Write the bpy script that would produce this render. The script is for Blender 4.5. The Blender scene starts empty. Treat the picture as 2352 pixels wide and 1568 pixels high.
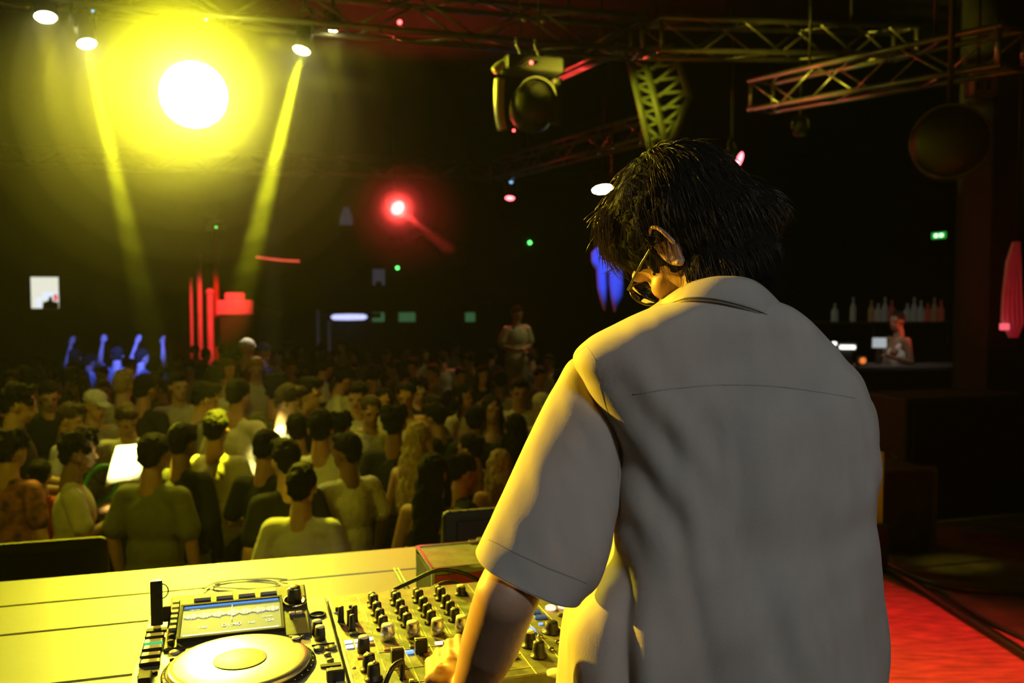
import bpy, bmesh, math, random
from mathutils import Vector, Matrix, noise, Euler
R = math.radians
random.seed(7)
sc = bpy.context.scene
C = sc.collection

# ------------------------------------------------------------------ camera, world, exposure
CAMZ = 1.6
PITCH = math.atan(104 / 2000)
cam_d = bpy.data.cameras.new('camera'); cam = bpy.data.objects.new('camera', cam_d); C.objects.link(cam)
cam_d.sensor_width = 36.0; cam_d.lens = 36.0 * 2000 / 2352
cam.location = (0, 0, CAMZ); cam.rotation_euler = (R(90) - PITCH, 0, 0)
cam_d.clip_start = 0.05; cam_d.clip_end = 200
cam_d.dof.use_dof = True; cam_d.dof.focus_distance = 1.22; cam_d.dof.aperture_fstop = 5.0
sc.camera = cam
world = bpy.data.worlds.new('world'); sc.world = world; world.use_nodes = True
world.node_tree.nodes['Background'].inputs[0].default_value = (0.012, 0.012, 0.008, 1)
world.node_tree.nodes['Background'].inputs[1].default_value = 0.12
vs = sc.view_settings
vs.view_transform = 'Standard'; vs.look = 'None'; vs.exposure = 0.0; vs.gamma = 1.0; vs.use_curve_mapping = False
sc.cycles.use_denoising = True
sc.cycles.use_adaptive_sampling = True; sc.cycles.adaptive_threshold = 0.08; sc.cycles.adaptive_min_samples = 12
sc.cycles.max_bounces = 5; sc.cycles.diffuse_bounces = 2; sc.cycles.glossy_bounces = 2
sc.cycles.transmission_bounces = 4; sc.cycles.volume_bounces = 0; sc.cycles.transparent_max_bounces = 48
sc.cycles.caustics_reflective = False; sc.cycles.caustics_refractive = False
sc.cycles.sample_clamp_indirect = 4.0

def W(px, py, Y):                      # world point seen at a photo position, at distance Y in front of the camera
    x = (px - 1176) / 2000; y = -(py - 784) / 2000
    rx, ry, rz = x, math.cos(PITCH) + y * math.sin(PITCH), -math.sin(PITCH) + y * math.cos(PITCH)
    t = Y / ry
    return Vector((rx * t, Y, CAMZ + rz * t))
TA = R(17)                             # the booth, stage and hall are all turned 17 degrees
def T(u, v, z=0.0):                    # booth frame -> world
    return Vector((u * math.cos(TA) - v * math.sin(TA), u * math.sin(TA) + v * math.cos(TA), z))
YEL = (1.0, 0.90, 0.03)
YGR = (0.90, 0.92, 0.015)

def pxyz(px, py, z):                   # photo position at height z
    y = -(py - 784) / 2000; ry = math.cos(PITCH) + y * math.sin(PITCH); rz = -math.sin(PITCH) + y * math.cos(PITCH)
    return W(px, py, (z - CAMZ) / rz * ry)
def spot(name, loc, target, power, color, size_deg, blend=0.3, radius=0.06, parent=None):
    d = bpy.data.lights.new(name, 'SPOT'); o = bpy.data.objects.new(name, d); C.objects.link(o)
    d.energy = power; d.color = color[:3]; d.spot_size = R(size_deg); d.spot_blend = blend; d.shadow_soft_size = radius
    o.location = loc
    o.rotation_euler = (Vector(target) - Vector(loc)).to_track_quat('-Z', 'Y').to_euler()
    if parent is not None:
        bpy.context.view_layer.update()
        o.parent = parent; o.matrix_parent_inverse = parent.matrix_world.inverted()
    return o
BIG = W(445, 218, 6.3)                 # the blazing moving head
# key and spill of the blazing head, added unseen fills, stage and crowd lamps
spot('key_lamp', BIG + Vector((0.06, -0.30, -0.05)), (0.05, 1.35, 1.1), 520, (1.0, 0.88, 0.14), 27, 0.45, 0.10)
spot('spill_lamp', BIG + Vector((0.06, -0.32, -0.02)), (-1.1, 0, 2.6), 1500, (1.0, 0.93, 0.010), 122, 0.4, 0.16)
spot('rig_glint_fill', BIG + Vector((0.5, -0.1, 0.35)), W(1175, 180, 5.85), 260, (1.0, 0.93, 0.02), 15, 0.5, 0.05)  # added spot, extra light on the dark hanging moving head
spot('rig_glint_fill', BIG + Vector((0.5, -0.1, 0.1)), W(1470, 250, 8.2), 420, (0.9, 0.93, 0.05), 13, 0.8, 0.05)  # added spot, brightens the lattice panel
spot('amber_sleeve_fill', (-3.4, 3.25, 2.45), (0.12, 1.12, 1.28), 2300, (1.0, 0.66, 0.035), 17, 0.5, 0.05)  # added unseen light, stands in for glow coming through the sleeve cloth
spot('back_fill', (1.45, -1.7, 3.7), (0.42, 1.1, 1.30), 142, (0.78, 0.90, 1.0), 24, 0.6, 0.30)  # unseen fill behind the camera, added to light the shirt back
spot('red_stage_lamp', T(2.5, 1.2, 3.9), T(2.55, 2.75, 0), 900, (1.0, 0.07, 0.06), 38, 0.7, 0.1)
spot('crowd_wash_lamp', T(-2.0, 2.6, 3.9), T(-0.6, 6.0, 0.4), 130, (1.0, 0.90, 0.03), 62, 0.9, 0.25)
spot('crowd_top_lamp', T(-1.6, 8.2, 4.3), T(-0.8, 5.4, 0.4), 480, (1.0, 0.88, 0.03), 52, 0.8, 0.15)
spot('crowd_top_lamp', T(1.3, 9.0, 4.3), T(0.8, 6.4, 0.4), 190, (1.0, 0.80, 0.05), 52, 0.8, 0.15)
spot('crowd_top_lamp', T(-2.6, 12.2, 4.4), T(-2.0, 9.0, 0.4), 130, (1.0, 0.70, 0.05), 60, 0.8, 0.15)
spot('truss_fill', T(1.4, 5.2, 3.0), W(1900, 185, 7.8), 650, (1.0, 0.85, 0.05), 24, 0.7, 0.1)  # added spot without a fixture, brightens the right truss

# ------------------------------------------------------------------ helpers
def tag(o, label=None, cat=None, group=None, kind=None):
    if label: o['label'] = label
    if cat: o['category'] = cat
    if group: o['group'] = group
    if kind: o['kind'] = kind
    return o
def thing(name, loc, label, cat, rz=0.0, group=None):
    o = bpy.data.objects.new(name, None); C.objects.link(o)
    o.empty_display_size = 0.1; o.location = loc; o.rotation_euler = (0, 0, rz)
    return tag(o, label, cat, group)

MATS = {}
def mat(name, col, rough=0.6, metal=0.0, var=0.12, scale=8.0, bump=0.0, bscale=40.0, emit=None, es=0.0, spec=0.5, trans=0.0, stretch=None, coat=0.0):
    if name in MATS: return MATS[name]
    m = bpy.data.materials.new(name); m.use_nodes = True; nt = m.node_tree; b = nt.nodes['Principled BSDF']
    b.inputs['Roughness'].default_value = rough; b.inputs['Metallic'].default_value = metal
    b.inputs['Specular IOR Level'].default_value = spec
    b.inputs['Coat Weight'].default_value = coat
    tc = nt.nodes.new('ShaderNodeTexCoord'); src = tc.outputs['Object']
    if stretch:
        mp = nt.nodes.new('ShaderNodeMapping'); mp.inputs['Scale'].default_value = stretch
        nt.links.new(src, mp.inputs[0]); src = mp.outputs[0]
    n = nt.nodes.new('ShaderNodeTexNoise'); n.inputs['Scale'].default_value = scale; n.inputs['Detail'].default_value = 5
    nt.links.new(src, n.inputs['Vector'])
    r = nt.nodes.new('ShaderNodeValToRGB')
    c0 = [max(0, c * (1 - var)) for c in col[:3]] + [1]; c1 = [min(1, c * (1 + var)) for c in col[:3]] + [1]
    r.color_ramp.elements[0].color = c0; r.color_ramp.elements[1].color = c1
    r.color_ramp.elements[0].position = 0.3; r.color_ramp.elements[1].position = 0.7
    nt.links.new(n.outputs['Fac'], r.inputs[0]); nt.links.new(r.outputs[0], b.inputs['Base Color'])
    if bump:
        n2 = nt.nodes.new('ShaderNodeTexNoise'); n2.inputs['Scale'].default_value = bscale; n2.inputs['Detail'].default_value = 3
        nt.links.new(src, n2.inputs['Vector'])
        bp = nt.nodes.new('ShaderNodeBump'); bp.inputs['Strength'].default_value = bump; bp.inputs['Distance'].default_value = 0.01
        nt.links.new(n2.outputs['Fac'], bp.inputs['Height']); nt.links.new(bp.outputs[0], b.inputs['Normal'])
    if emit:
        b.inputs['Emission Color'].default_value = (*emit[:3], 1); b.inputs['Emission Strength'].default_value = es
    if trans: 
        t = nt.nodes.new('ShaderNodeBsdfTranslucent'); nt.links.new(r.outputs[0], t.inputs['Color'])
        mx = nt.nodes.new('ShaderNodeMixShader'); mx.inputs[0].default_value = trans
        out = nt.nodes['Material Output']
        nt.links.new(b.outputs[0], mx.inputs[1]); nt.links.new(t.outputs[0], mx.inputs[2]); nt.links.new(mx.outputs[0], out.inputs[0])
    MATS[name] = m
    return m

class MB:
    n = 12
    def __init__(s): s.v = []; s.f = []; s.sm = []
    def add(s, vs, fs, smooth=False):
        k = len(s.v); s.v += [tuple(v) for v in vs]
        for f in fs: s.f.append(tuple(i + k for i in f)); s.sm.append(smooth)
        return s
    def box(s, c, size, rot=None, bev=0.0):
        if bev <= 0:
            hx, hy, hz = size[0] / 2, size[1] / 2, size[2] / 2
            pts = [Vector((x, y, z)) for x in (-hx, hx) for y in (-hy, hy) for z in (-hz, hz)]
            fs = [(0, 1, 3, 2), (4, 6, 7, 5), (0, 4, 5, 1), (2, 3, 7, 6), (0, 2, 6, 4), (1, 5, 7, 3)]
        else:
            bm = bmesh.new(); bmesh.ops.create_cube(bm, size=1.0)
            for v in bm.verts: v.co = Vector((v.co.x * size[0], v.co.y * size[1], v.co.z * size[2]))
            bmesh.ops.bevel(bm, geom=bm.edges[:], offset=min(bev, min(size) * 0.45), segments=2, affect='EDGES', profile=0.5)
            bm.verts.index_update(); pts = [v.co.copy() for v in bm.verts]; fs = [tuple(v.index for v in f.verts) for f in bm.faces]; bm.free()
        M = rot if rot is not None else Matrix.Identity(3)
        return s.add([Vector(c) + M @ p for p in pts], fs)
    def lathe(s, c, prof, n=24, axis=(0, 0, 1), smooth=True):
        q = Vector((0, 0, 1)).rotation_difference(Vector(axis).normalized())
        vs = []; fs = []
        for r, z in prof:
            for i in range(n):
                a = 2 * math.pi * i / n; vs.append(Vector(c) + q @ Vector((r * math.cos(a), r * math.sin(a), z)))
        m = len(prof)
        for j in range(m - 1):
            for i in range(n):
                i2 = (i + 1) % n; fs.append((j * n + i, j * n + i2, (j + 1) * n + i2, (j + 1) * n + i))
        fs.append(tuple(reversed(range(n)))); fs.append(tuple(range((m - 1) * n, m * n)))
        return s.add(vs, fs, smooth)
    def cyl(s, p0, p1, r, n=12, r1=None):
        d = Vector(p1) - Vector(p0); r1 = r if r1 is None else r1
        return s.lathe(p0, [(r, 0), (r1, d.length)], n, d, True)
    def tube(s, pts, r, n=8, closed=False):
        pts = [Vector(p) for p in pts]; rr = r if isinstance(r, (list, tuple)) else [r] * len(pts)
        vs = []; fs = []; N = len(pts); up = None
        for i, p in enumerate(pts):
            if closed: t = pts[(i + 1) % N] - pts[i - 1]
            else: t = pts[min(i + 1, N - 1)] - pts[max(i - 1, 0)]
            t.normalize()
            if up is None: up = t.orthogonal().normalized()
            up = (up - t * up.dot(t))
            up = up.normalized() if up.length > 1e-6 else t.orthogonal().normalized()
            b = t.cross(up)
            for k in range(n):
                a = 2 * math.pi * k / n; vs.append(p + (up * math.cos(a) + b * math.sin(a)) * rr[i])
        for i in range(N if closed else N - 1):
            for k in range(n):
                k2 = (k + 1) % n; j = (i + 1) % N; fs.append((i * n + k, i * n + k2, j * n + k2, j * n + k))
        if not closed: fs.append(tuple(reversed(range(n)))); fs.append(tuple(range((N - 1) * n, N * n)))
        return s.add(vs, fs, True)
    def ell(s, c, rad, rot=None, seg=20, rings=12):
        M = rot if rot is not None else Matrix.Identity(3)
        vs = [Vector(c) + M @ Vector((0, 0, -rad[2]))]
        for j in range(1, rings):
            a = math.pi * j / rings - math.pi / 2
            for i in range(seg):
                b = 2 * math.pi * i / seg
                vs.append(Vector(c) + M @ Vector((rad[0] * math.cos(a) * math.cos(b), rad[1] * math.cos(a) * math.sin(b), rad[2] * math.sin(a))))
        vs.append(Vector(c) + M @ Vector((0, 0, rad[2]))); L = len(vs) - 1
        fs = [(0, 1 + (i + 1) % seg, 1 + i) for i in range(seg)]
        for j in range(rings - 2):
            for i in range(seg):
                i2 = (i + 1) % seg; fs.append((1 + j * seg + i, 1 + j * seg + i2, 1 + (j + 1) * seg + i2, 1 + (j + 1) * seg + i))
        k = 1 + (rings - 2) * seg
        fs += [(k + i, k + (i + 1) % seg, L) for i in range(seg)]
        return s.add(vs, fs, True)
    def cap(s, p0, r0, p1, r1, n=None):
        n = n or s.n
        p0 = Vector(p0); p1 = Vector(p1); s.ell(p0, (r0,) * 3, None, n, max(8, n // 2)); s.ell(p1, (r1,) * 3, None, n, max(8, n // 2))
        if (p1 - p0).length > 1e-4: s.lathe(p0, [(r0, 0), (r1, (p1 - p0).length)], n, p1 - p0)
        return s
    def limb(s, pts):
        for (a, ra), (b, rb) in zip(pts, pts[1:]): s.cap(a, ra, b, rb)
        return s
    def prism(s, poly, z0, z1):          # poly: list of (x, y), CCW
        n = len(poly); vs = [(x, y, z0) for x, y in poly] + [(x, y, z1) for x, y in poly]
        fs = [tuple(reversed(range(n))), tuple(range(n, 2 * n))] + [(i, (i + 1) % n, n + (i + 1) % n, n + i) for i in range(n)]
        return s.add(vs, fs)
    def grid(s, rows, closed=False, smooth=True):
        n = len(rows[0]); vs = [p for r in rows for p in r]; fs = []
        for j in range(len(rows) - 1):
            for i in range(n if closed else n - 1):
                i2 = (i + 1) % n; fs.append((j * n + i, j * n + i2, (j + 1) * n + i2, (j + 1) * n + i))
        return s.add(vs, fs, smooth)
    def mesh(s, name):
        me = bpy.data.meshes.new(name); me.from_pydata(s.v, [], s.f)
        me.polygons.foreach_set('use_smooth', s.sm); me.update(); return me
    def build(s, name, m, parent=None):
        o = bpy.data.objects.new(name, s.mesh(name)); o.data.materials.append(m); C.objects.link(o)
        if parent is not None: o.parent = parent
        return o

def blob_mesh(mb, name, voxel, smooth=4, factor=0.5, fn=None):
    """one continuous closed surface around everything collected in mb"""
    o = bpy.data.objects.new('tmp', mb.mesh('tmp')); C.objects.link(o)
    r = o.modifiers.new('r', 'REMESH'); r.mode = 'VOXEL'; r.voxel_size = voxel; r.use_smooth_shade = True
    if smooth:
        q = o.modifiers.new('s', 'SMOOTH'); q.iterations = smooth; q.factor = factor
    dg = bpy.context.evaluated_depsgraph_get(); dg.update()
    me = bpy.data.meshes.new_from_object(o.evaluated_get(dg)); me.name = name
    old = o.data; bpy.data.objects.remove(o); bpy.data.meshes.remove(old)
    if fn:
        for v in me.vertices: v.co = fn(v.co, v.normal)
    me.polygons.foreach_set('use_smooth', [True] * len(me.polygons)); me.materials.clear(); me.update()
    return me
def link(name, me, m, parent=None):
    o = bpy.data.objects.new(name, me); C.objects.link(o)
    if len(me.materials) == 0: me.materials.append(m)
    else:
        o.material_slots[0].link = 'OBJECT'; o.material_slots[0].material = m
    if len(me.materials) and me.materials[0] != m:
        o.material_slots[0].link = 'OBJECT'; o.material_slots[0].material = m
    if parent is not None: o.parent = parent
    return o
def dup(o, parent=None, loc=None):
    c = o.copy(); C.objects.link(c)
    if parent is not None: c.parent = parent
    if loc is not None: c.location = loc
    for ch in [x for x in o.children]:
        dup(ch, c)
    return c
def text_mesh(s, size):
    cu = bpy.data.curves.new('t', 'FONT'); cu.body = s; cu.size = size; cu.align_x = 'CENTER'; cu.align_y = 'CENTER'; cu.extrude = size * 0.01
    o = bpy.data.objects.new('t', cu); C.objects.link(o)
    dg = bpy.context.evaluated_depsgraph_get(); dg.update()
    me = bpy.data.meshes.new_from_object(o.evaluated_get(dg)); bpy.data.objects.remove(o)
    return me
RZ = Matrix.Rotation(TA, 3, 'Z')

# ------------------------------------------------------------------ materials
M_black = mat('black_matte', (0.012, 0.012, 0.012), 0.7)
M_wall = mat('black_painted_wall', (0.022, 0.021, 0.017), 0.85, bump=0.3, bscale=12)
M_floor = mat('worn_dark_floor', (0.03, 0.027, 0.022), 0.6, var=0.4, bump=0.2, bscale=20)
M_table = mat('white_painted_board', (0.46, 0.43, 0.35), 0.45, var=0.06, scale=2.5, bump=0.06, bscale=120, stretch=(0.3, 2, 1))
M_alu = mat('truss_aluminium', (0.45, 0.45, 0.43), 0.38, metal=0.85, var=0.15)
M_dev = mat('player_panel_metal', (0.55, 0.55, 0.46), 0.34, metal=0.2, var=0.22, scale=18, bump=0.05, bscale=150)
M_mix = mat('mixer_panel_metal', (0.25, 0.25, 0.15), 0.48, metal=0.35, var=0.35, scale=26, bump=0.08, bscale=150)
M_dev2 = mat('player_display_frame', (0.11, 0.11, 0.09), 0.45, metal=0.3, var=0.3, scale=60)
M_knob = mat('black_rubber_knob', (0.012, 0.012, 0.012), 0.45)
M_line = mat('white_print', (0.75, 0.75, 0.7), 0.5)
M_chrome = mat('brushed_chrome', (0.75, 0.74, 0.7), 0.22, metal=1.0, var=0.05)
M_platter = mat('platter_top', (0.62, 0.61, 0.56), 0.30, metal=0.75, var=0.12, scale=14)
M_cable = mat('black_cable', (0.012, 0.012, 0.012), 0.4)
M_white = mat('white_plastic', (0.75, 0.75, 0.72), 0.35)
def emis(name, col, s):
    return mat(name, (0.02, 0.02, 0.02), 0.5, emit=col, es=s)
E_yel = emis('lit_yellow_lens', (1, 0.93, 0.35), 60)
E_red = emis('lit_red_lens', (1, 0.12, 0.14), 7.5)
E_blue = emis('blue_led', (0.05, 0.25, 1), 6)
E_green = emis('green_led', (0.1, 1, 0.15), 5)
E_rled = emis('red_led', (1, 0.08, 0.08), 8)
E_wbtn = emis('lit_white_button', (0.75, 0.9, 1), 1.6)
E_bbtn = emis('lit_blue_button', (0.15, 0.35, 1), 1.8)
E_obtn = emis('lit_pink_button', (1, 0.45, 0.35), 2.2)
E_cue = emis('lit_green_button', (0.15, 1, 0.3), 0.6)
E_scr = emis('player_screen_glow', (0.35, 0.5, 0.35), 0.25)
E_scrb = emis('screen_blue_header', (0.12, 0.35, 0.9), 1.0)
E_wave = emis('screen_waveform', (0.9, 0.85, 0.75), 0.8)
E_wavr = emis('screen_waveform_red', (0.95, 0.55, 0.4), 0.7)
E_txt = emis('screen_lettering', (0.9, 0.95, 0.9), 1.0)

# ------------------------------------------------------------------ room shell
FL = -0.9; CEIL = 4.7; UL, UR, VF, VB = -9.5, 12.0, 22.5, -5.5
def struct(name, mb, m):
    return tag(mb.build(name, m), kind='structure')
def tb(u0, u1, v0, v1, z0, z1, mb=None):
    mb = mb or MB(); return mb.box(T((u0 + u1) / 2, (v0 + v1) / 2, (z0 + z1) / 2), (u1 - u0, v1 - v0, z1 - z0), RZ)
struct('floor', tb(UL - .3, UR + .3, VB - .3, VF + .3, FL - 0.3, FL), M_floor)
struct('ceiling', tb(UL - .3, UR + .3, VB - .3, VF + .3, CEIL, CEIL + 0.2), M_wall)
struct('wall_back', tb(UL - .3, UR + .3, VF, VF + 0.3, FL, CEIL), M_wall)
struct('wall_left', tb(UL - .3, UL, VB, VF, FL, CEIL), M_wall)
struct('wall_right', tb(UR, UR + 0.3, VB, VF, FL, CEIL), M_wall)
struct('wall_front', tb(UL, UR, VB - .3, VB, FL, CEIL), M_wall)
# stage: front edge at v=3.6 before the booth, running on to v=5 on the right
M_stage = mat('stage_deck', (0.11, 0.07, 0.045), 0.6, var=0.5, scale=5, bump=0.2, bscale=25)
st = MB(); pl = [(UL, VB), (UR, VB), (UR, 4.95), (1.35, 4.95), (1.35, 3.55), (UL, 3.55)]
st.prism([T(u, v)[:2] for u, v in pl], FL, 0.0)
struct('stage_floor', st, M_stage)
M_trim = mat('stage_edge_strip', (0.35, 0.33, 0.22), 0.45)
struct('trim_1', tb(1.35, UR, 4.90, 4.96, -0.02, 0.012), M_trim)
M_carpet = mat('red_carpet', (0.55, 0.10, 0.10), 0.85, var=0.45, scale=7, bump=0.5, bscale=90, stretch=(1, 5, 1))
cp = MB(); cp.prism([T(u, v)[:2] for u, v in [(1.35, -1.5), (3.40, -1.5), (3.42, 4.6), (1.35, 4.6)]], 0.0, 0.006)
o = cp.build('carpet', M_carpet); tag(o, 'worn red carpet lying on the stage floor right of the booth', 'carpet')
# raised terrace at the back of the hall and platform under the bar
struct('terrace_floor', tb(UL, UR, 16.2, VF, FL, -0.35), M_floor)
struct('dance_step_floor', tb(UL, UR, 8.9, 16.2, FL, -0.72), M_floor)
# ------------------------------------------------------------------ booth table
TZ = 0.93
t = thing('booth_table', T(-0.9, 1.7, 0), 'long pale plank-topped booth table under the players', 'table', TA)
def L(u, v, z=0.0): return Vector((u + 0.9, v - 1.7, z))
seams = [1.10, 1.415, 1.643, 1.912, 2.092, 2.283]
for a, b in zip(seams, seams[1:]):
    mb = MB(); mb.box(L(-1.0, (a + b) / 2, TZ - 0.02), (4.0, b - a - 0.006, 0.04), bev=0.003)
    mb.build('plank', M_table, t)
M_blackwood = mat('black_painted_wood', (0.02, 0.02, 0.02), 0.6)
mb = MB(); mb.box(L(-1.0, 1.69, TZ - 0.052), (3.96, 1.14, 0.02)); mb.build('underframe', M_blackwood, t)
mb = MB(); mb.box(L(-1.0, 2.22, (TZ - 0.062) / 2), (3.9, 0.03, TZ - 0.062)); mb.build('front_panel', M_blackwood, t)
for u in (-2.9, -1.0, 0.95):
    for v in (1.15, 2.15):
        mb = MB(); mb.box(L(u, v, (TZ - 0.062) / 2), (0.05, 0.05, TZ - 0.062)); mb.build('leg', M_blackwood, t)

# ------------------------------------------------------------------ media player
DZ = 1.04
def dev_origin(u, v): return T(u, v, TZ)
pu, pv = -0.018, 1.425
p = thing('media_player', dev_origin(pu, pv), 'silver topped media player with jog wheel and lit display on the table', 'media player', TA)
def D(u, v, z=0.0, o=(pu, pv)): return Vector((u - o[0], v - o[1], z - TZ))
mb = MB(); mb.box(D(pu, pv, (TZ + 0.018 + DZ) / 2), (0.304, 0.41, DZ - TZ - 0.018), bev=0.002); mb.build('casing', M_dev, p)
for su in (-.12, .12):
    for sv in (-.17, .17):
        mb = MB(); mb.lathe(D(pu + su, pv + sv, TZ), [(0.016, 0), (0.018, 0.01), (0.016, 0.02)], 16); mb.build('foot', M_black, p)
# tilted display unit
tilt = R(10)
RX = Matrix.Rotation(tilt, 3, 'X')
dc = D(-0.018, 1.528, DZ + 0.020)
def DP(x, y, z): return dc + RX @ Vector((x, y, z))
mb = MB(); mb.box(DP(0, 0, -0.010), (0.228, 0.170, 0.020), RX, bev=0.003)
mb.box(D(-0.018, 1.56, DZ + 0.006), (0.215, 0.09, 0.016)); mb.build('display_unit', M_dev2, p)
scr = MB().box(DP(-0.012, -0.014, 0.0015), (0.158, 0.098, 0.003), RX).build('screen', E_scr, p)
MB().box(DP(-0.012, 0.032, 0.0035), (0.154, 0.005, 0.001), RX).build('header_bar', E_scrb, scr)
MB().box(DP(-0.012, -0.058, 0.0035), (0.150, 0.003, 0.001), RX).build('progress_bar', E_txt, scr)
rnd = random.Random(3)
mw = MB(); mr = MB()
for i in range(96):
    x = -0.088 + i * 0.0016
    h = 0.003 + 0.008 * abs(math.sin(i * 0.23)) * rnd.uniform(.4, 1)
    (mr if i % 5 == 2 else mw).box(DP(x, 0.002, 0.0035), (0.0011, h * 2, 0.001), RX)
mw.build('waveform', E_wave, scr); mr.build('red_waveform', E_wavr, scr)
MB().box(DP(-0.012, 0.002, 0.0042), (0.0008, 0.05, 0.001), RX).build('playhead', E_txt, scr)
for s_, x, y, z in (('140', -0.058, -0.036, 0.010), ('01:40', -0.012, -0.036, 0.014), ('740', 0.019, -0.037, 0.008), ('124', 0.048, -0.035, 0.010), ('TRACK', -0.072, 0.022, 0.005), ('MASTER', 0.045, -0.022, 0.005)):
    me = text_mesh(s_, z); o = link('lettering', me, E_txt, scr)
    o.location = DP(x, y, 0.0034); o.rotation_euler = (tilt, 0, 0)
fr = MB()
for x, y, a, b in ((-0.012, 0.038, 0.166, 0.005), (-0.012, -0.066, 0.166, 0.005), (-0.0935, -0.014, 0.004, 0.108), (0.0695, -0.014, 0.004, 0.108)):
    fr.box(DP(x, y, 0.003), (a, b, 0.006), RX)
fr.build('screen_bezel', M_black, p)
for i in range(4):
    MB().box(DP(-0.062 + i * 0.037, 0.063, 0.003), (0.028, 0.012, 0.006), RX, bev=0.001).build('menu_button', M_line, p)
for i in range(6):
    MB().box(DP(-0.104, 0.056 - i * 0.017, 0.003), (0.012, 0.010, 0.006), RX, bev=0.001).build('side_button', mat('grey_button', (0.45, 0.45, 0.38), 0.4), p)
for i in range(2):
    MB().lathe(DP(-0.104, -0.052 - i * 0.018, 0), [(0.005, 0), (0.005, 0.005), (0.003, 0.006)], 14, RX @ Vector((0, 0, 1))).build('round_button', M_black, p)
def knob(parent, c, r, h, axis=(0, 0, 1), skirt=True, m=None, line=True, capm=None, ang=0.0):
    ax = Vector(axis).normalized()
    pr = [(r * 1.35, 0), (r * 1.35, 0.003), (r, 0.004)] if skirt else [(r, 0)]
    mb = MB(); N = 24
    mb.lathe(c, pr + [(r * 0.98, h * 0.5), (r * 0.86, h * 0.96), (r * 0.78, h)], N, ax)
    k = mb.build('knob', m or M_knob, parent)
    if line:
        q = Vector((0, 0, 1)).rotation_difference(ax).to_matrix() @ Matrix.Rotation(ang, 3, 'Z')
        mb = MB(); mb.box(Vector(c) + q @ Vector((0, r * 0.42, h + 0.0006)), (0.0018, r * 0.8, 0.0012), q)
        mb.box(Vector(c) + q @ Vector((0, r * 0.93, h * 0.6)), (0.0018, 0.001, h * 0.7), q)
        mb.build('pointer', M_line, k)
    if capm:
        mb = MB(); mb.lathe(Vector(c) + ax * (h - 0.001), [(r * 0.84, 0), (r * 0.8, 0.002), (r * 0.4, 0.003)], N, ax); mb.build('knob_cap', capm, k)
    return k
nrm = RX @ Vector((0, 0, 1))
# browse knob in its lit ring, at the right of the display
mb = MB(); mb.lathe(DP(0.092, 0.022, 0.0), [(0.021, 0), (0.021, 0.004), (0.016, 0.005), (0.016, 0.001)], 32, nrm); mb.build('knob_ring', M_chrome, p)
knob(p, DP(0.092, 0.022, 0.002), 0.012, 0.026, nrm, False, capm=M_chrome, line=False)
for dx, dy in ((0.086, 0.063), (0.1, 0.063), (0.098, -0.018), (0.086, -0.018)):
    MB().box(DP(dx, dy, 0.002), (0.010, 0.006, 0.004), RX, bev=0.001).build('key_button', M_line, p)
# jog wheel
jc = (-0.016, 1.352)
MB().lathe(D(*jc, DZ), [(0.112, -0.002), (0.112, 0.002), (0.106, 0.006), (0.104, 0.006)], 72).build('jog_ring', mat('jog_ring_black', (0.03, 0.03, 0.028), 0.3, metal=0.3), p)
jw = MB().lathe(D(*jc, DZ), [(0.1035, 0.002), (0.1035, 0.009), (0.101, 0.012), (0.094, 0.0135), (0.040, 0.0130)], 72).build('jog_wheel', M_platter, p)
dots = MB()
for i in range(40):
    a = 2 * math.pi * i / 40
    dots.ell(D(jc[0] + 0.1075 * math.cos(a), jc[1] + 0.1085 * math.sin(a), DZ + 0.0045), (0.0018, 0.0018, 0.0012), None, 8, 6)
dots.build('grip_dimple', M_chrome, jw)['kind'] = 'stuff'
MB().lathe(D(*jc, DZ + 0.0130), [(0.039, 0), (0.039, 0.001), (0.038, 0.0012)], 48).build('jog_display', mat('jog_display_face', (0.16, 0.15, 0.09), 0.35, var=0.6, scale=60), jw)
# left strip: hot cue pads, usb bay
for i, (u, v) in enumerate([(-0.150, 1.512), (-0.150, 1.486), (-0.149, 1.460), (-0.149, 1.432), (-0.147, 1.404)]):
    b = MB().box(D(u, v, DZ + 0.003), (0.028, 0.017, 0.006), bev=0.0015).build('hot_cue_pad', M_dev, p)
    fr = MB()
    for dx, dy, a, c_ in ((0, -.0088, .029, .0022), (-.0145, 0, .0016, .018)):
        fr.box(D(u + dx, v + dy, DZ + 0.004), (a, c_, 0.006))
    fr.build('pad_rim', E_cue if i == 1 else M_black, b)
MB().box(D(-0.150, 1.545, DZ + 0.0015), (0.034, 0.014, 0.003)).build('usb_port', M_black, p)
for u, v in ((-0.115, 1.438), (-0.091, 1.438)):
    MB().lathe(D(u, v, DZ), [(0.008, 0), (0.008, 0.003), (0.006, 0.004)], 20).build('round_button', M_line, p)
for u, v in ((-0.117, 1.41), (-0.117, 1.39)):
    MB().lathe(D(u, v, DZ), [(0.0035, 0), (0.0035, 0.003)], 16).build('round_button', M_black, p)
MB().box(D(-0.150, 1.360, DZ + 0.002), (0.02, 0.012, 0.004)).build('slide_switch', M_black, p)
MB().box(D(-0.148, 1.34, DZ + 0.006), (0.017, 0.03, 0.012), bev=0.002).build('direction_lever', M_black, p)
MB().lathe(D(-0.137, 1.366, DZ), [(0.004, 0), (0.004, 0.003)], 14).build('round_button', M_black, p)
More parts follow.
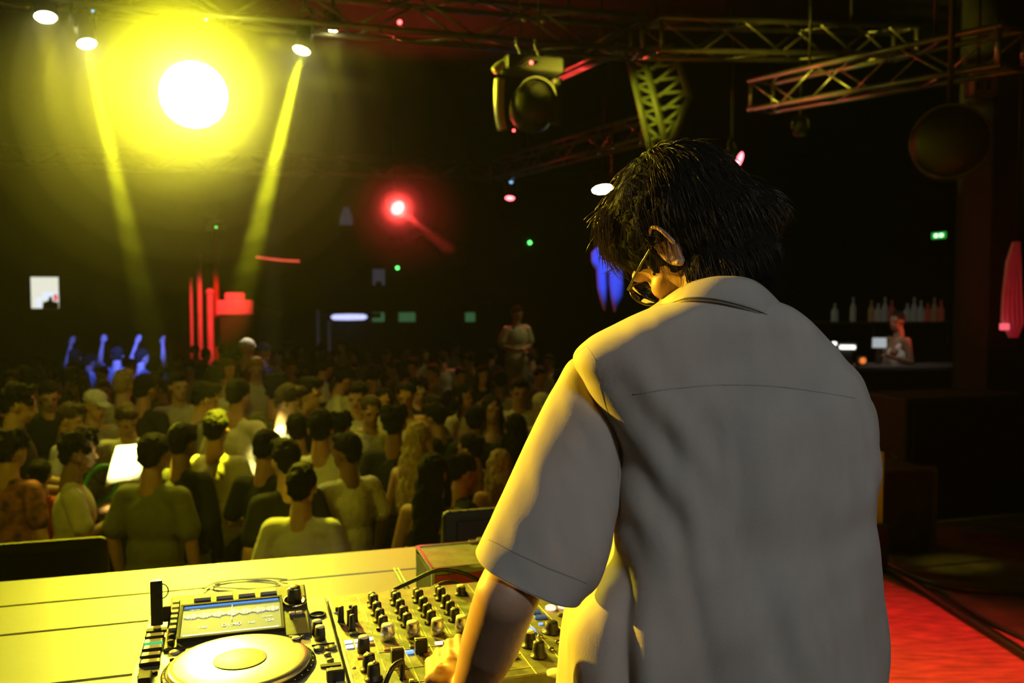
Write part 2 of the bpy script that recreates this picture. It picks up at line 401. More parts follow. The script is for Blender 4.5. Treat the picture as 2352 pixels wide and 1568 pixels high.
# right strip
knob(p, D(0.108, 1.425, DZ), 0.009, 0.022, line=False, capm=M_line, skirt=False)
knob(p, D(0.106, 1.452, DZ), 0.009, 0.022, line=False, capm=M_line, skirt=False)
knob(p, D(0.069, 1.404, DZ), 0.008, 0.016, line=False, capm=M_line, skirt=False)
MB().tube([D(0.113 + 0.0125 * math.cos(a), 1.535 + 0.0125 * math.sin(a), DZ + 0.002) for a in [k * math.pi / 12 for k in range(24)]], 0.0022, 8, True).build('socket_ring', M_black, p)
for u, v, r in ((0.103, 1.384, .0085), (0.122, 1.382, .0085), (0.114, 1.357, .0055), (0.116, 1.333, .0055), (0.035, 1.452, .004), (0.05, 1.448, .004), (0.066, 1.446, .008), (0.082, 1.44, .004)):
    MB().lathe(D(u, v, DZ), [(r, 0), (r, 0.004), (r * .8, 0.005)], 20).build('round_button', M_dev2, p)
MB().box(D(0.111, 1.402, DZ + 0.001), (0.036, 0.002, 0.003)).build('slot_line', M_black, p)
MB().box(D(0.115, 1.275, DZ + 0.001), (0.030, 0.10, 0.002)).build('tempo_plate', M_dev, p)
MB().box(D(0.115, 1.275, DZ + 0.003), (0.003, 0.09, 0.002)).build('tempo_slot', M_black, p)
MB().box(D(0.115, 1.312, DZ + 0.003), (0.030, 0.010, 0.004)).build('tempo_plate_end', M_black, p)
MB().box(D(0.117, 1.262, DZ + 0.010), (0.026, 0.014, 0.018), bev=0.002).build('tempo_slider', M_knob, p)

# usb stick standing in the player
us = thing('usb_stick', T(-0.150, 1.545, DZ), 'tall black usb stick with cord loop standing in the player port', 'usb stick', TA)
mb = MB(); mb.box((0, 0, 0.047), (0.019, 0.009, 0.075), bev=0.0015); mb.build('casing', M_black, us)
MB().box((0, 0, 0.0055), (0.012, 0.0045, 0.010)).build('plug', M_chrome, us)
MB().box((0.016, 0.0, 0.027), (0.012, 0.007, 0.026), bev=0.001).build('side_cap', M_black, us)
MB().box((0, -0.0005, 0.0852), (0.017, 0.007, 0.0012)).build('end_plate', M_chrome, us)
MB().tube([(0.006 + 0.013 * math.sin(a) , -0.005, 0.068 + 0.013 * math.cos(a)) for a in [R(-20) + k * R(12) for k in range(20)]], 0.0011, 6).build('cord_loop', M_cable, us)

# ------------------------------------------------------------------ mixer
mu, mv = 0.356, 1.415
mx = thing('dj_mixer', T(mu, mv, TZ), 'wide olive grey mixer with rows of black knobs and faders', 'mixer', TA)
def X(u, v, z=0.0): return Vector((u - mu, v - mv, z - TZ))
MZ = DZ
mb = MB(); mb.box(X(mu, mv, (TZ + 0.018 + MZ) / 2), (0.436, 0.43, MZ - TZ - 0.018), bev=0.0015); mb.build('casing', M_mix, mx)
for su in (-.19, .19):
    for sv in (-.18, .18):
        MB().lathe(X(mu + su, mv + sv, TZ), [(0.016, 0), (0.018, 0.01), (0.016, 0.02)], 16).build('foot', M_black, mx)
M_edge = mat('mixer_side_rail', (0.9, 0.95, 0.85), 0.4)
for u in (mu - 0.2165, mu + 0.2165):
    MB().box(X(u, mv, MZ + 0.0005), (0.0035, 0.425, 0.002)).build('side_rail', M_edge, mx)
M_cl = mat('printed_channel_line', (0.75, 0.72, 0.35), 0.4)
for i in range(-1, 5):                 # pairs of printed lines between the channels
    u = 0.233 + i * 0.0415
    o = MB()
    if i >= 0:
        o.box(X(u - 0.0025, 1.445, MZ + 0.0004), (0.0012, 0.145, 0.0008)); o.box(X(u + 0.0025, 1.445, MZ + 0.0004), (0.0012, 0.145, 0.0008))
    else:
        o.box(X(u - 0.0025, 1.49, MZ + 0.0004), (0.0012, 0.12, 0.0008)); o.box(X(u + 0.0025, 1.49, MZ + 0.0004), (0.0012, 0.12, 0.0008))
    o.build('printed_line', M_cl, mx)
for u, v0, v1 in ((0.192, 1.20, 1.62), (0.233, 1.20, 1.36), (0.2745, 1.20, 1.36), (0.316, 1.2, 1.36), (0.405, 1.20, 1.62), (0.456, 1.20, 1.62), (0.500, 1.25, 1.62)):
    MB().box(X(u, (v0 + v1) / 2, MZ + 0.0004), (0.0013, v1 - v0, 0.0008)).build('printed_line', M_cl, mx)
for v in (1.345, 1.275, 1.225):
    MB().box(X(0.30, v, MZ + 0.0004), (0.215, 0.0011, 0.0008)).build('printed_line', M_cl, mx)
M_sil = mat('fluted_silver_knob', (0.55, 0.55, 0.55), 0.28, metal=0.9, var=0.3, scale=30)
rnd = random.Random(5)
for i in range(5):
    u = 0.2135 + i * 0.0415
    if i < 4:
        for v, r, h in ((1.578, 0.0075, 0.017), (1.553, 0.0088, 0.021), (1.513, 0.0088, 0.021), (1.478, 0.0088, 0.021), (1.443, 0.0088, 0.021)):
            knob(mx, X(u, v, MZ), r, h, ang=rnd.uniform(-0.6, 0.6))
        k = knob(mx, X(u, 1.392, MZ), 0.0120, 0.025, m=M_sil, skirt=False, capm=M_line, line=False)
        MB().box(X(u, 1.352, MZ + 0.0015), (0.026, 0.010, 0.003), bev=0.001).build('cue_button', E_obtn if i == 2 else mat('amber_button', (0.5, 0.25, 0.08), 0.3), mx)
        f = MB().box(X(u, 1.27, MZ + 0.0008), (0.004, 0.10, 0.0016)).build('fader_slot', M_black, mx)
        fv = (1.298, 1.324, 1.30, 1.262)[i]
        f = MB().box(X(u, fv, MZ + 0.013), (0.0195, 0.016, 0.022), bev=0.002).build('fader', M_knob, mx)
        MB().box(X(u, fv - 0.001, MZ + 0.0245), (0.0180, 0.0022, 0.0012)).build('pointer', M_line, f)
    else:
        knob(mx, X(u, 1.57, MZ), 0.0095, 0.016, line=False, capm=M_line)
MB().box(X(0.238, 1.330, MZ + 0.002), (0.012, 0.006, 0.004)).build('cue_button', E_bbtn, mx)
# headphone / booth section at the left
for u, v in ((0.148, 1.545), (0.172, 1.548)):
    k = MB().box(X(u, v, MZ + 0.001), (0.018, 0.013, 0.002)).build('switch_plate', M_line, mx)
    MB().box(X(u, v - 0.002, MZ + 0.005), (0.008, 0.005, 0.008), bev=0.001).build('toggle', M_black, k)
for u, v in ((0.149, 1.495), (0.172, 1.492), (0.162, 1.476), (0.163, 1.450)):
    MB().lathe(X(u, v, MZ), [(0.006, 0), (0.0055, 0.004), (0.0048, 0.026), (0.004, 0.027)], 14).build('slim_knob', M_knob, mx)
MB().box(X(0.167, 1.43, MZ + 0.002), (0.022, 0.009, 0.004)).build('toggle_plate', M_black, mx)
for u, v, m_ in ((0.151, 1.400, E_wbtn), (0.167, 1.400, E_wbtn), (0.184, 1.402, E_wbtn), (0.151, 1.380, E_wbtn), (0.167, 1.380, E_wbtn), (0.184, 1.382, mat('amber_button', (0.5, .25, .08)))):
    MB().box(X(u, v, MZ + 0.0015), (0.0125, 0.009, 0.003), bev=0.001).build('effect_button', m_, mx)
knob(mx, X(0.170, 1.356, MZ), 0.010, 0.024, skirt=False, line=False, capm=M_line)
MB().box(X(0.17, 1.333, MZ + 0.001), (0.026, 0.006, 0.002)).build('meter_plate', mat('amber_button', (0.5, .25, .08)), mx)
knob(mx, X(0.169, 1.287, MZ), 0.010, 0.024, ang=.3); knob(mx, X(0.171, 1.252, MZ), 0.010, 0.024, ang=-.3)
MB().lathe(X(0.148, 1.30, MZ), [(0.003, 0), (0.003, 0.001)], 14).build('screw', M_chrome, mx)
for u, v in ((0.222, 1.225), (0.388, 1.285), (0.388, 1.262)):
    k = MB().box(X(u, v, MZ + 0.001), (0.018, 0.009, 0.002)).build('switch_plate', M_black, mx)
    MB().box(X(u, v, MZ + 0.003), (0.006, 0.005, 0.004)).build('toggle', M_line, k)
# beat-effect section at the right
for u, v in ((0.515, 1.448), (0.540, 1.450)):
    MB().lathe(X(u, v, MZ), [(0.0095, 0), (0.0095, 0.004), (0.007, 0.006)], 24).build('round_button', E_obtn, mx)
M_bframe = mat('blue_rimmed_button', (0.05, 0.09, 0.16), 0.3, emit=(0.1, 0.3, 1), es=0.12)
for u, v in ((0.478, 1.46), (0.480, 1.438), (0.483, 1.412), (0.486, 1.485)):
    MB().box(X(u, v, MZ + 0.002), (0.023, 0.014, 0.004), bev=0.0015).build('effect_button', M_bframe, mx)
MB().box(X(0.447, 1.357, MZ + 0.003), (0.014, 0.012, 0.006), bev=0.001).build('effect_button', E_bbtn, mx)
MB().box(X(0.474, 1.383, MZ + 0.001), (0.007, 0.004, 0.003)).build('indicator', E_bbtn, mx)
knob(mx, X(0.480, 1.345, MZ), 0.012, 0.018, line=False); knob(mx, X(0.427, 1.335, MZ), 0.010, 0.024, line=False, capm=M_line)
knob(mx, X(0.427, 1.300, MZ), 0.010, 0.024, line=False, capm=M_line); knob(mx, X(0.428, 1.258, MZ), 0.010, 0.024, ang=0.1)
MB().lathe(X(0.432, 1.19, MZ), [(0.014, 0), (0.014, 0.004), (0.010, 0.006)], 28).build('round_button', M_line, mx)
for u, v in ((0.475, 1.30), (0.455, 1.275), (0.49, 1.27), (0.52, 1.41), (0.53, 1.40), (0.455, 1.33), (0.51, 1.35), (0.535, 1.33)):
    MB().lathe(X(u, v, MZ), [(0.005, 0), (0.005, 0.003), (0.004, 0.004)], 16).build('round_button', M_chrome if (u * 100) % 2 > 1 else M_dev2, mx)

# ------------------------------------------------------------------ metal case behind the mixer, cables, bag
fc = thing('metal_case', T(0.53, 1.84, TZ), 'flat olive metal case with bright edges and red front behind the mixer', 'case', TA)
M_casetop = mat('scuffed_case_top', (0.30, 0.29, 0.17), 0.45, var=0.35, scale=22)
M_red = mat('red_case_side', (0.42, 0.035, 0.03), 0.45, var=0.3)
M_caseside = mat('dark_case_side', (0.06, 0.05, 0.04), 0.5, var=0.5, scale=40)
MB().box((0, 0.0, 0.052), (0.33, 0.17, 0.1)).build('case_body', M_casetop, fc)
MB().box((0, -0.0865, 0.047), (0.325, 0.004, 0.085)).build('front_panel', M_red, fc)
MB().box((-0.1665, 0, 0.047), (0.004, 0.165, 0.085)).build('side_panel', M_caseside, fc)
e = MB()
for y in (-0.086, 0.086): e.box((0, y, 0.1025), (0.335, 0.005, 0.006))
for x in (-0.166, 0.166): e.box((x, 0, 0.1025), (0.006, 0.176, 0.006)); 
for x in (-0.166, 0.166):
    for y in (-0.086, 0.086): e.box((x, y, 0.052), (0.006, 0.006, 0.104))
e.build('edge_strip', M_chrome, fc)
for x in (-0.03, 0.02):
    b = MB(); b.box((x, 0.082, 0.1065), (0.032, 0.012, 0.005)); b.box((x + 0.008, 0.08, 0.112), (0.012, 0.006, 0.006)); b.build('latch', M_chrome, fc)
MB().box((0.02, -0.089, 0.03), (0.04, 0.003, 0.008)).build('name_strip', M_caseside, fc)
def smooth_path(pts, k=8):
    pts = [Vector(p) for p in pts]; out = []
    for i in range(len(pts) - 1):
        p0 = pts[max(i - 1, 0)]; p1 = pts[i]; p2 = pts[i + 1]; p3 = pts[min(i + 2, len(pts) - 1)]
        for j in range(k):
            t_ = j / k
            out.append(0.5 * ((2 * p1) + (p2 - p0) * t_ + (2 * p0 - 5 * p1 + 4 * p2 - p3) * t_ ** 2 + (3 * p1 - p0 - 3 * p2 + p3) * t_ ** 3))
    out.append(pts[-1]); return out
cb = MB().tube(smooth_path([T(0.24, 1.645, 1.015), T(0.26, 1.675, 1.02), T(0.31, 1.70, 1.03), T(0.37, 1.71, 1.045), T(0.43, 1.70, 1.03), T(0.47, 1.67, 1.0), T(0.50, 1.68, .94)]), 0.0042, 8).build('signal_cable', M_cable)
tag(cb, 'thick black cable arching from the mixer back past the red case', 'cable')
cb = MB().tube(smooth_path([T(0.29, 1.642, 1.0), T(0.33, 1.68, 1.01), T(0.39, 1.69, 1.025), T(0.46, 1.65, 0.99), T(0.49, 1.64, .96)]), 0.003, 8).build('signal_cable', M_cable)
tag(cb, 'thinner black cable below the arched one at the mixer back', 'cable')
cb = MB().tube(smooth_path([T(0.168, 1.196, 0.955), T(0.165, 1.185, 1.02), T(0.185, 1.19, 1.075), T(0.205, 1.22, 1.075), T(0.212, 1.245, 1.06), T(0.21, 1.235, 1.03)]), 0.004, 8)
cb = cb.build('headphone_lead', M_cable); tag(cb, 'black looped headphone lead at the front left of the mixer', 'cable')
zc = TZ + .006
pq = [pxyz(x, y, TZ + .0015) for x, y in ((472, 1352), (500, 1335), (640, 1328), (650, 1345), (600, 1360))]  # glossy white sheet added to stand in for glare on the table
o = MB().prism([tuple(q_[:2]) for q_ in pq], TZ + .0005, TZ + .002).build('glare_slip', mat('glossy_white_glare', (.92, .92, .88), .18)); tag(o, 'white slip added for the glare on the table behind the player display', 'paper')
cb = MB().tube(smooth_path([pxyz(x, y, zc) for x, y in ((468, 1352), (500, 1336), (560, 1330), (625, 1333), (640, 1345), (590, 1352), (530, 1350), (490, 1346), (520, 1334), (600, 1327), (660, 1330))]), 0.0022, 8).build('white_cable', M_white)
tag(cb, 'loosely coiled white cable on the table behind the player', 'cable')
for dx, lab in ((0, 'left one of two white cables lying beside the metal case'), (9, 'right one of two white cables lying beside the metal case')):
    cb = MB().tube([pxyz(x + dx, y, TZ + .003) for x, y in ((905, 1305), (912, 1318), (921, 1334), (930, 1350))], 0.0022, 8).build('white_cable', M_white); tag(cb, lab, 'cable')

# ------------------------------------------------------------------ floor speakers beyond the table
M_grille = mat('speaker_grille', (0.010, 0.010, 0.010), 0.55, bump=0.4, bscale=400)
M_spk = mat('textured_black_cabinet', (0.035, 0.033, 0.022), 0.6, bump=0.5, bscale=200)
def speaker(u0, u1, label, led_u):
    cu = (u0 + u1) / 2; w = u1 - u0
    s = thing('stage_speaker', T(cu, 3.1, 0), label, 'speaker', TA)
    mb = MB()
    # wedge cabinet: grille upright towards the booth, back raked away so the top is a narrow ridge
    vs_ = [(-w / 2, -0.20, 0), (w / 2, -0.20, 0), (w / 2 - 0.05, 0.25, 0), (-w / 2 + 0.05, 0.25, 0),
           (-w / 2, -0.20, 0.86), (w / 2, -0.20, 0.86), (w / 2 + 0.0, -0.155, 0.855), (-w / 2 - 0.0, -0.155, 0.855)]
    mb.add(vs_, [(3, 2, 1, 0), (4, 5, 6, 7), (0, 1, 5, 4), (1, 2, 6, 5), (2, 3, 7, 6), (3, 0, 4, 7)])
    o = mb.build('cabinet', M_spk, s)
    bv = o.modifiers.new('b', 'BEVEL'); bv.width = 0.022; bv.segments = 3
    MB().box((0, -0.205, 0.425), (w - 0.09, 0.012, 0.80), bev=0.004).build('grille', M_grille, s)
    MB().ell((led_u - cu, -0.213, 0.80), (0.005, 0.004, 0.005)).build('power_led', E_blue, s)
speaker(-1.60, -0.42, 'black stage speaker with a blue light beyond the left table end', -1.08)
speaker(0.64, 1.30, 'black stage speaker with a blue light behind the metal case', 0.96)
# ------------------------------------------------------------------ the DJ
M_skin = mat('skin_warm', (0.56, 0.30, 0.17), 0.5, var=0.10, scale=25, bump=0.05, bscale=900)
M_hair = mat('near_black_hair', (0.008, 0.006, 0.004), 0.8, spec=0.12, var=0.3, scale=30)
M_strand = mat('dark_brown_hair_strand', (0.060, 0.032, 0.010), 0.34, spec=0.6)
M_shirt = mat('cream_linen', (0.70, 0.60, 0.50), 0.85, var=0.05, scale=30, bump=0.10, bscale=700, trans=0.40, stretch=(1, 1, 0.35))
M_seam = mat('cream_seam', (0.30, 0.25, 0.20), 0.85)
M_trous = mat('black_trousers', (0.02, 0.02, 0.022), 0.8)
M_shoe = mat('dark_shoe', (0.03, 0.03, 0.03), 0.5)
base = T(0.66, 1.02, 0)
base.z = 0
dj = thing('person', base, 'person seen from behind in a loose cream short-sleeved shirt with glasses, leaning over the mixer', 'person')
OFF = -base
def dlink(name, mb_or_me, m, parent=None):
    me = mb_or_me.mesh(name) if isinstance(mb_or_me, MB) else mb_or_me
    o = bpy.data.objects.new(name, me); C.objects.link(o); me.materials.append(m)
    o.parent = parent or dj
    if parent is None: o.location = OFF
    return o
# head frame: looking down to the left over the mixer
hc = W(1577, 536, 1.235)
hf = Vector((-0.40, 0.54, -0.74)).normalized()
hs = Vector((0, 0, 1)).cross(hf).normalized(); hu = hf.cross(hs).normalized()
roll = Matrix.Rotation(R(-18), 3, hf); hs = roll @ hs; hu = roll @ hu
def H(f, s, u): return hc + hf * f + hs * s + hu * u
HM = Matrix((hf, hs, hu)).transposed()
body = MB(); body.n = 32
# skull, jaw, features
body.ell(H(-0.004, 0, 0.012), (0.094, 0.074, 0.098), HM, 32, 20)
body.ell(H(0.030, 0, -0.045), (0.062, 0.060, 0.075), HM, 24, 16)
body.ell(H(0.062, 0, -0.086), (0.026, 0.024, 0.022), HM)
body.cap(H(0.010, 0.050, -0.065), 0.018, H(0.060, 0.012, -0.090), 0.016)
body.cap(H(0.010, -0.050, -0.065), 0.018, H(0.060, -0.012, -0.090), 0.016)
body.cap(H(0.088, 0, 0.005), 0.009, H(0.106, 0, -0.030), 0.011)
body.ell(H(0.094, 0.012, -0.034), (0.010, 0.007, 0.006), HM, 10, 8); body.ell(H(0.094, -0.012, -0.034), (0.010, 0.007, 0.006), HM, 10, 8)
body.ell(H(0.086, 0, -0.060), (0.010, 0.022, 0.007), HM, 12, 8); body.ell(H(0.083, 0, -0.068), (0.010, 0.019, 0.006), HM, 12, 8)
body.cap(H(0.080, 0.040, 0.012), 0.010, H(0.088, 0.012, 0.014), 0.009); body.cap(H(0.080, -0.040, 0.012), 0.010, H(0.088, -0.012, 0.014), 0.009)
body.ell(H(0.060, 0.045, -0.030), (0.022, 0.018, 0.020), HM); body.ell(H(0.060, -0.045, -0.030), (0.022, 0.018, 0.020), HM)
for sg in (1, -1):                     # ears: rim and lobe
    er = [H(-0.006 + 0.016 * math.cos(a) - 0.004 * math.sin(a), sg * (0.079 + 0.006 * (1 - math.cos(a))), -0.012 + 0.030 * math.sin(a)) for a in [R(-80) + R(20) * k for k in range(15)]]
    for a_, b_ in zip(er, er[1:]): body.cap(a_, 0.0042, b_, 0.0042, 8)
    body.ell(H(-0.006, sg * 0.076, -0.012), (0.014, 0.006, 0.026), HM, 14, 10)
    body.ell(H(0.000, sg * 0.077, -0.040), (0.008, 0.005, 0.009), HM, 12, 8)
nb = W(1642, 760, 1.19)
body.limb([(H(-0.020, 0, -0.030), 0.056), (H(-0.030, 0.02, -0.075).lerp(nb, 0.5), 0.050), (nb, 0.054)])
body.cap(H(0.0, 0.035, -0.07), 0.020, W(1585, 770, 1.23), 0.022)
# trunk
ch = W(1668, 960, 1.17); wa = W(1668, 1330, 1.16); pe = W(1665, 1620, 1.12)
body.ell(ch, (0.155, 0.095, 0.155), RZ)
body.ell(wa, (0.145, 0.105, 0.17), RZ); body.ell(pe, (0.155, 0.11, 0.15), RZ)
shl = W(1405, 885, 1.20); shr = W(1880, 985, 1.24)
body.cap(nb + Vector((0, 0, -0.05)), 0.045, shl, 0.04); body.cap(nb + Vector((0, 0, -0.06)), 0.045, shr, 0.04)
# left arm, seen
elb = W(1163, 1370, 1.005); mid = W(1126, 1478, 1.05); wr = W(1082, 1588, 1.125)
body.limb([(shl, 0.042), (shl.lerp(elb, 0.5) + Vector((0, 0.02, 0)), 0.038), (elb, 0.0375), (mid, 0.0365), (mid.lerp(wr, 0.55), 0.031), (wr, 0.0255)])
# left hand reaching for the fader: palm, four fingers bent over it, thumb
def pxyz(px, py, z):                   # photo position at height z
    y = -(py - 784) / 2000; ry = math.cos(PITCH) + y * math.sin(PITCH); rz = -math.sin(PITCH) + y * math.cos(PITCH)
    return W(px, py, (z - CAMZ) / rz * ry)
mcp = [pxyz(986, 1560, 1.088), pxyz(1008, 1541, 1.097), pxyz(1033, 1519, 1.101), pxyz(1057, 1497, 1.100)]
pip = [pxyz(977, 1521, 1.078), pxyz(999, 1500, 1.088), pxyz(1024, 1479, 1.093), pxyz(1046, 1468, 1.093)]
palm_c = (wr + mcp[1] + mcp[2]) / 3
for i, (m_, q_) in enumerate(zip(mcp, pip)):
    body.cap(wr + (m_ - wr) * 0.10, 0.0165, wr.lerp(m_, 0.6), 0.0135, 14); body.cap(wr.lerp(m_, 0.6), 0.0135, m_, (0.0084, 0.0096, 0.0100, 0.0098)[i], 14)
    d = (q_ - m_).normalized()
    r1 = (0.0058, 0.0066, 0.0069, 0.0068)[i]
    k1 = q_ + Vector((0.004, 0.006, 0)) ; dip = k1 + Vector((0.003, 0.004, -0.019)); tip = dip + Vector((0.0, -0.010, -0.011))
    body.cap(m_, r1 + 0.0002, k1, r1 + .0006, 14); body.cap(k1, r1, dip, r1 * 0.92, 14); body.cap(dip, r1 * 0.92, tip, r1 * 0.8, 14)
th0 = wr.lerp(mcp[3], 0.35) + Vector((0.014, 0.0, -0.012)); th1 = pxyz(1078, 1520, 1.078); th2 = pxyz(1066, 1490, 1.066); th3 = pxyz(1050, 1480, 1.058)
body.limb([(wr.lerp(mcp[3], 0.2), 0.018), (th0, 0.016), (th1, 0.0125), (th2, 0.0105), (th3, 0.0085)])
# right arm, reaching forward hidden by the trunk
elr = W(1840, 1330, 1.28); wrr = W(1560, 1440, 1.40)
body.limb([(shr, 0.048), (elr, 0.038), (elr.lerp(wrr, .4), 0.036), (wrr, 0.026)])
hd = (T(0.44, 1.36, 1.075) - wrr).normalized()
pc = wrr + hd * 0.045; sd = hd.cross(Vector((0, 0, 1))).normalized()
body.cap(wrr, 0.022, pc, 0.024)
for i in range(4):
    b0 = pc + hd * 0.035 + sd * (0.018 * (i - 1.5)); b1 = b0 + hd * 0.035 - Vector((0, 0, 0.004)); b2 = b1 + hd * 0.018 - Vector((0, 0, 0.016))
    body.limb([(pc + sd * (0.012 * (i - 1.5)), 0.012), (b0, 0.0095), (b1, 0.0085), (b2, 0.0075)])
body.limb([(wrr + hd * 0.02, 0.014), (pc + sd * -0.04 + hd * 0.01, 0.011), (pc + sd * -0.045 + hd * 0.045 - Vector((0, 0, 0.01)), 0.009)])
# legs
for sg, fx in ((-1, -0.02), (1, 0.02)):
    hp = pe + RZ @ Vector((sg * 0.085, 0, -0.04)); ft = base + RZ @ Vector((sg * 0.12, 0.0, 0.09)); kn = hp.lerp(ft, 0.5) + RZ @ Vector((0, 0.02, 0))
    body.limb([(hp, 0.085), (kn, 0.058), (ft, 0.042)]); body.cap(ft - Vector((0, 0, 0.045)), 0.038, ft + RZ @ Vector((0, 0.14, -0.055)), 0.032)
bm_ = blob_mesh(body, 'body', 0.0034, 5, 0.5)
dlink('body', bm_, M_skin)
# nails on the near hand are hidden; trousers and shoes below the frame
tr = MB()
for sg in (-1, 1):
    hp = pe + RZ @ Vector((sg * 0.085, 0, -0.04)); ft = base + RZ @ Vector((sg * 0.12, 0.0, 0.09)); kn = hp.lerp(ft, 0.5) + RZ @ Vector((0, 0.02, 0))
    tr.limb([(hp, 0.098), (kn, 0.078), (ft + Vector((0, 0, 0.02)), 0.07)])
tr.ell(pe, (0.17, 0.125, 0.13), RZ)
dlink('trousers', blob_mesh(tr, 'trousers', 0.012, 4), M_trous)
for sg in (-1, 1):
    ft = base + RZ @ Vector((sg * 0.12, 0.0, 0.09)); s_ = MB(); s_.cap(ft - Vector((0, 0, 0.044)), 0.046, ft + RZ @ Vector((0, 0.145, -0.05)), 0.040)
    dlink('shoe', blob_mesh(s_, 'shoe', 0.01, 3), M_shoe)

# shirt trunk: horizontal rings from collar to hem
rings = [  # photo y, left x, right x, distance of the ring centre, half depth
    (690, 1550, 1762, 1.175, .085), (706, 1512, 1806, 1.175, .095), (726, 1462, 1838, 1.175, .103), (750, 1412, 1864, 1.175, .108), (782, 1352, 1892, 1.175, .111),
    (820, 1319, 1930, 1.175, .113), (870, 1340, 1970, 1.175, .116), (940, 1378, 2000, 1.175, .122), (1020, 1402, 2008, 1.175, .126),
    (1100, 1410, 1997, 1.17, .128), (1190, 1398, 1985, 1.165, .130), (1250, 1388, 1985, 1.16, .134), (1310, 1350, 1989, 1.155, .139), (1370, 1316, 1995, 1.15, .144),
    (1450, 1296, 1999, 1.145, .148), (1568, 1284, 2001, 1.135, .150), (1700, 1275, 2010, 1.125, .152), (1800, 1272, 2015, 1.12, .152)]
def cr(vals, t_):
    n = len(vals); i = min(int(t_), n - 2); f = t_ - i
    a, b, c_, d = vals[max(i - 1, 0)], vals[i], vals[i + 1], vals[min(i + 2, n - 1)]
    return 0.5 * (2 * b + (c_ - a) * f + (2 * a - 5 * b + 4 * c_ - d) * f * f + (3 * b - a - 3 * c_ + d) * f ** 3)
rows = []; NR = 190; NA = 200; AX = R(12)
for j in range(NR):
    t_ = j / (NR - 1) * (len(rings) - 1)
    py, xl, xr, Y, b = [cr([r_[k] for r_ in rings], t_) for k in range(5)]
    cL = W(xl, py, Y); cR = W(xr, py, Y); cx = (cL + cR) / 2; hw = (cR.x - cL.x) / 2
    z = cx.z; n_ = 3.3
    row = []
    for i in range(NA):
        a = 2 * math.pi * i / NA; ca, sa = math.cos(a), math.sin(a)
        x = hw * math.copysign(abs(ca) ** (2 / n_), ca); y = b * math.copysign(abs(sa) ** (2 / n_), sa)
        y += x * math.tan(AX) * 0.75
        p_ = Vector((cx.x + x, Y + y, z)); nr = Vector((ca / hw, sa / b, 0)).normalized()
        # cloth folds: long soft verticals, creases under the left armpit and over the shoulder blade
        low = max(0.0, min(1.0, (1.52 - z) / 0.35))
        wv = noise.noise(Vector((p_.x * 15 + z * 2.2, p_.y * 9, z * 2.3 + 5))) * 0.014 * (0.35 + low)
        wv += noise.noise(Vector((p_.x * 38 + z * 7, p_.y * 20, z * 6 + 9))) * 0.0055 * (0.4 + low)
        wv += noise.noise(Vector((p_.x * 10 - z * 16, 3.0, z * 9))) * 0.0045
        sx = (1.0 if sa < 0 else 0.4)
        # deep crease running down the left flank (photo x about 1415)
        fx_ = (p_.x - (W(1412, py, 1.1).x + 0.004 * math.sin(z * 30))) / 0.012
        if sa < 0: wv -= 0.014 * math.exp(-fx_ * fx_) * max(0.0, min(1.0, (py - 1180) / 120))
        fx2 = (p_.x - W(1455, py, 1.1).x) / 0.018
        if sa < 0: wv += 0.008 * math.exp(-fx2 * fx2) * max(0.0, min(1.0, (py - 1280) / 120))
        # diagonal pull from the armpit
        dd = (p_.x - 0.135) * 0.8 + (z - 1.43) * 0.6
        if sa < 0: wv += 0.005 * math.sin(dd * 120) * math.exp(-((p_.x - 0.16) / 0.07) ** 2 - ((z - 1.40) / 0.09) ** 2)
        # box pleat beneath the yoke
        for fxp in (1668, 1742):
            e_ = (p_.x - W(fxp, py, 1.05).x) / 0.006
            if sa < 0: wv += 0.0028 * math.exp(-e_ * e_) * max(0.0, min(1.0, (py - 890) / 60)) * max(0.0, min(1.0, (1350 - py) / 300))
        row.append(p_ + nr * wv * sx)
    rows.append(row)
sh = MB().grid(rows, True)
# close the top under the collar
k0 = len(sh.v); sh.v.append(tuple(sum((Vector(p_) for p_ in rows[0]), Vector()) / NA + Vector((0, 0, 0.01))))
for i in range(NA): sh.f.append((i, k0, (i + 1) % NA)); sh.sm.append(True)
# sleeves: rings across the arm, (left x, left y, right x, right y, distance, half depth)
def sleeve(mb, sr, fold=1.0, n=96, rowsn=90, close=True):
    out = []
    for j in range(rowsn):
        t_ = j / (rowsn - 1) * (len(sr) - 1)
        lx, ly, rx, ry, Y, b = [cr([r_[k] for r_ in sr], t_) for k in range(6)]
        A = W(lx, ly, Y); B = W(rx, ry, Y); c_ = (A + B) / 2; h = (B - A) / 2
        nn = Vector((0, 1, 0)) - h.normalized() * h.normalized().y; nn.normalize()
        row = []
        for i in range(n):
            a = 2 * math.pi * i / n; q = math.copysign(abs(math.cos(a)) ** 0.9, math.cos(a)); s_ = math.copysign(abs(math.sin(a)) ** 0.9, math.sin(a))
            p_ = c_ + h * q + nn * b * s_
            d = (h.normalized() * math.cos(a) + nn * math.sin(a))
            wv = noise.noise(Vector((p_.x * 16 + p_.z * 7, p_.y * 16, p_.z * 4 + 2))) * 0.009 + noise.noise(Vector((p_.x * 40 + p_.z * 14, p_.y * 30, p_.z * 9))) * 0.003
            edge = 1.0 - 0.85 * max(0.0, -math.cos(a)) ** 3
            row.append(p_ + d * wv * fold * edge)
        out.append(row)
    mb.grid(out, True); return out
SL = [(1345, 818, 1420, 880, 1.185, .045), (1307, 836, 1425, 905, 1.175, .062), (1277, 890, 1428, 955, 1.16, .070), (1232, 975, 1425, 1040, 1.14, .074), (1190, 1062, 1420, 1125, 1.115, .075),
      (1150, 1150, 1410, 1215, 1.085, .075), (1120, 1215, 1378, 1305, 1.06, .074), (1097, 1265, 1333, 1372, 1.04, .073)]
lrows = sleeve(sh, SL)
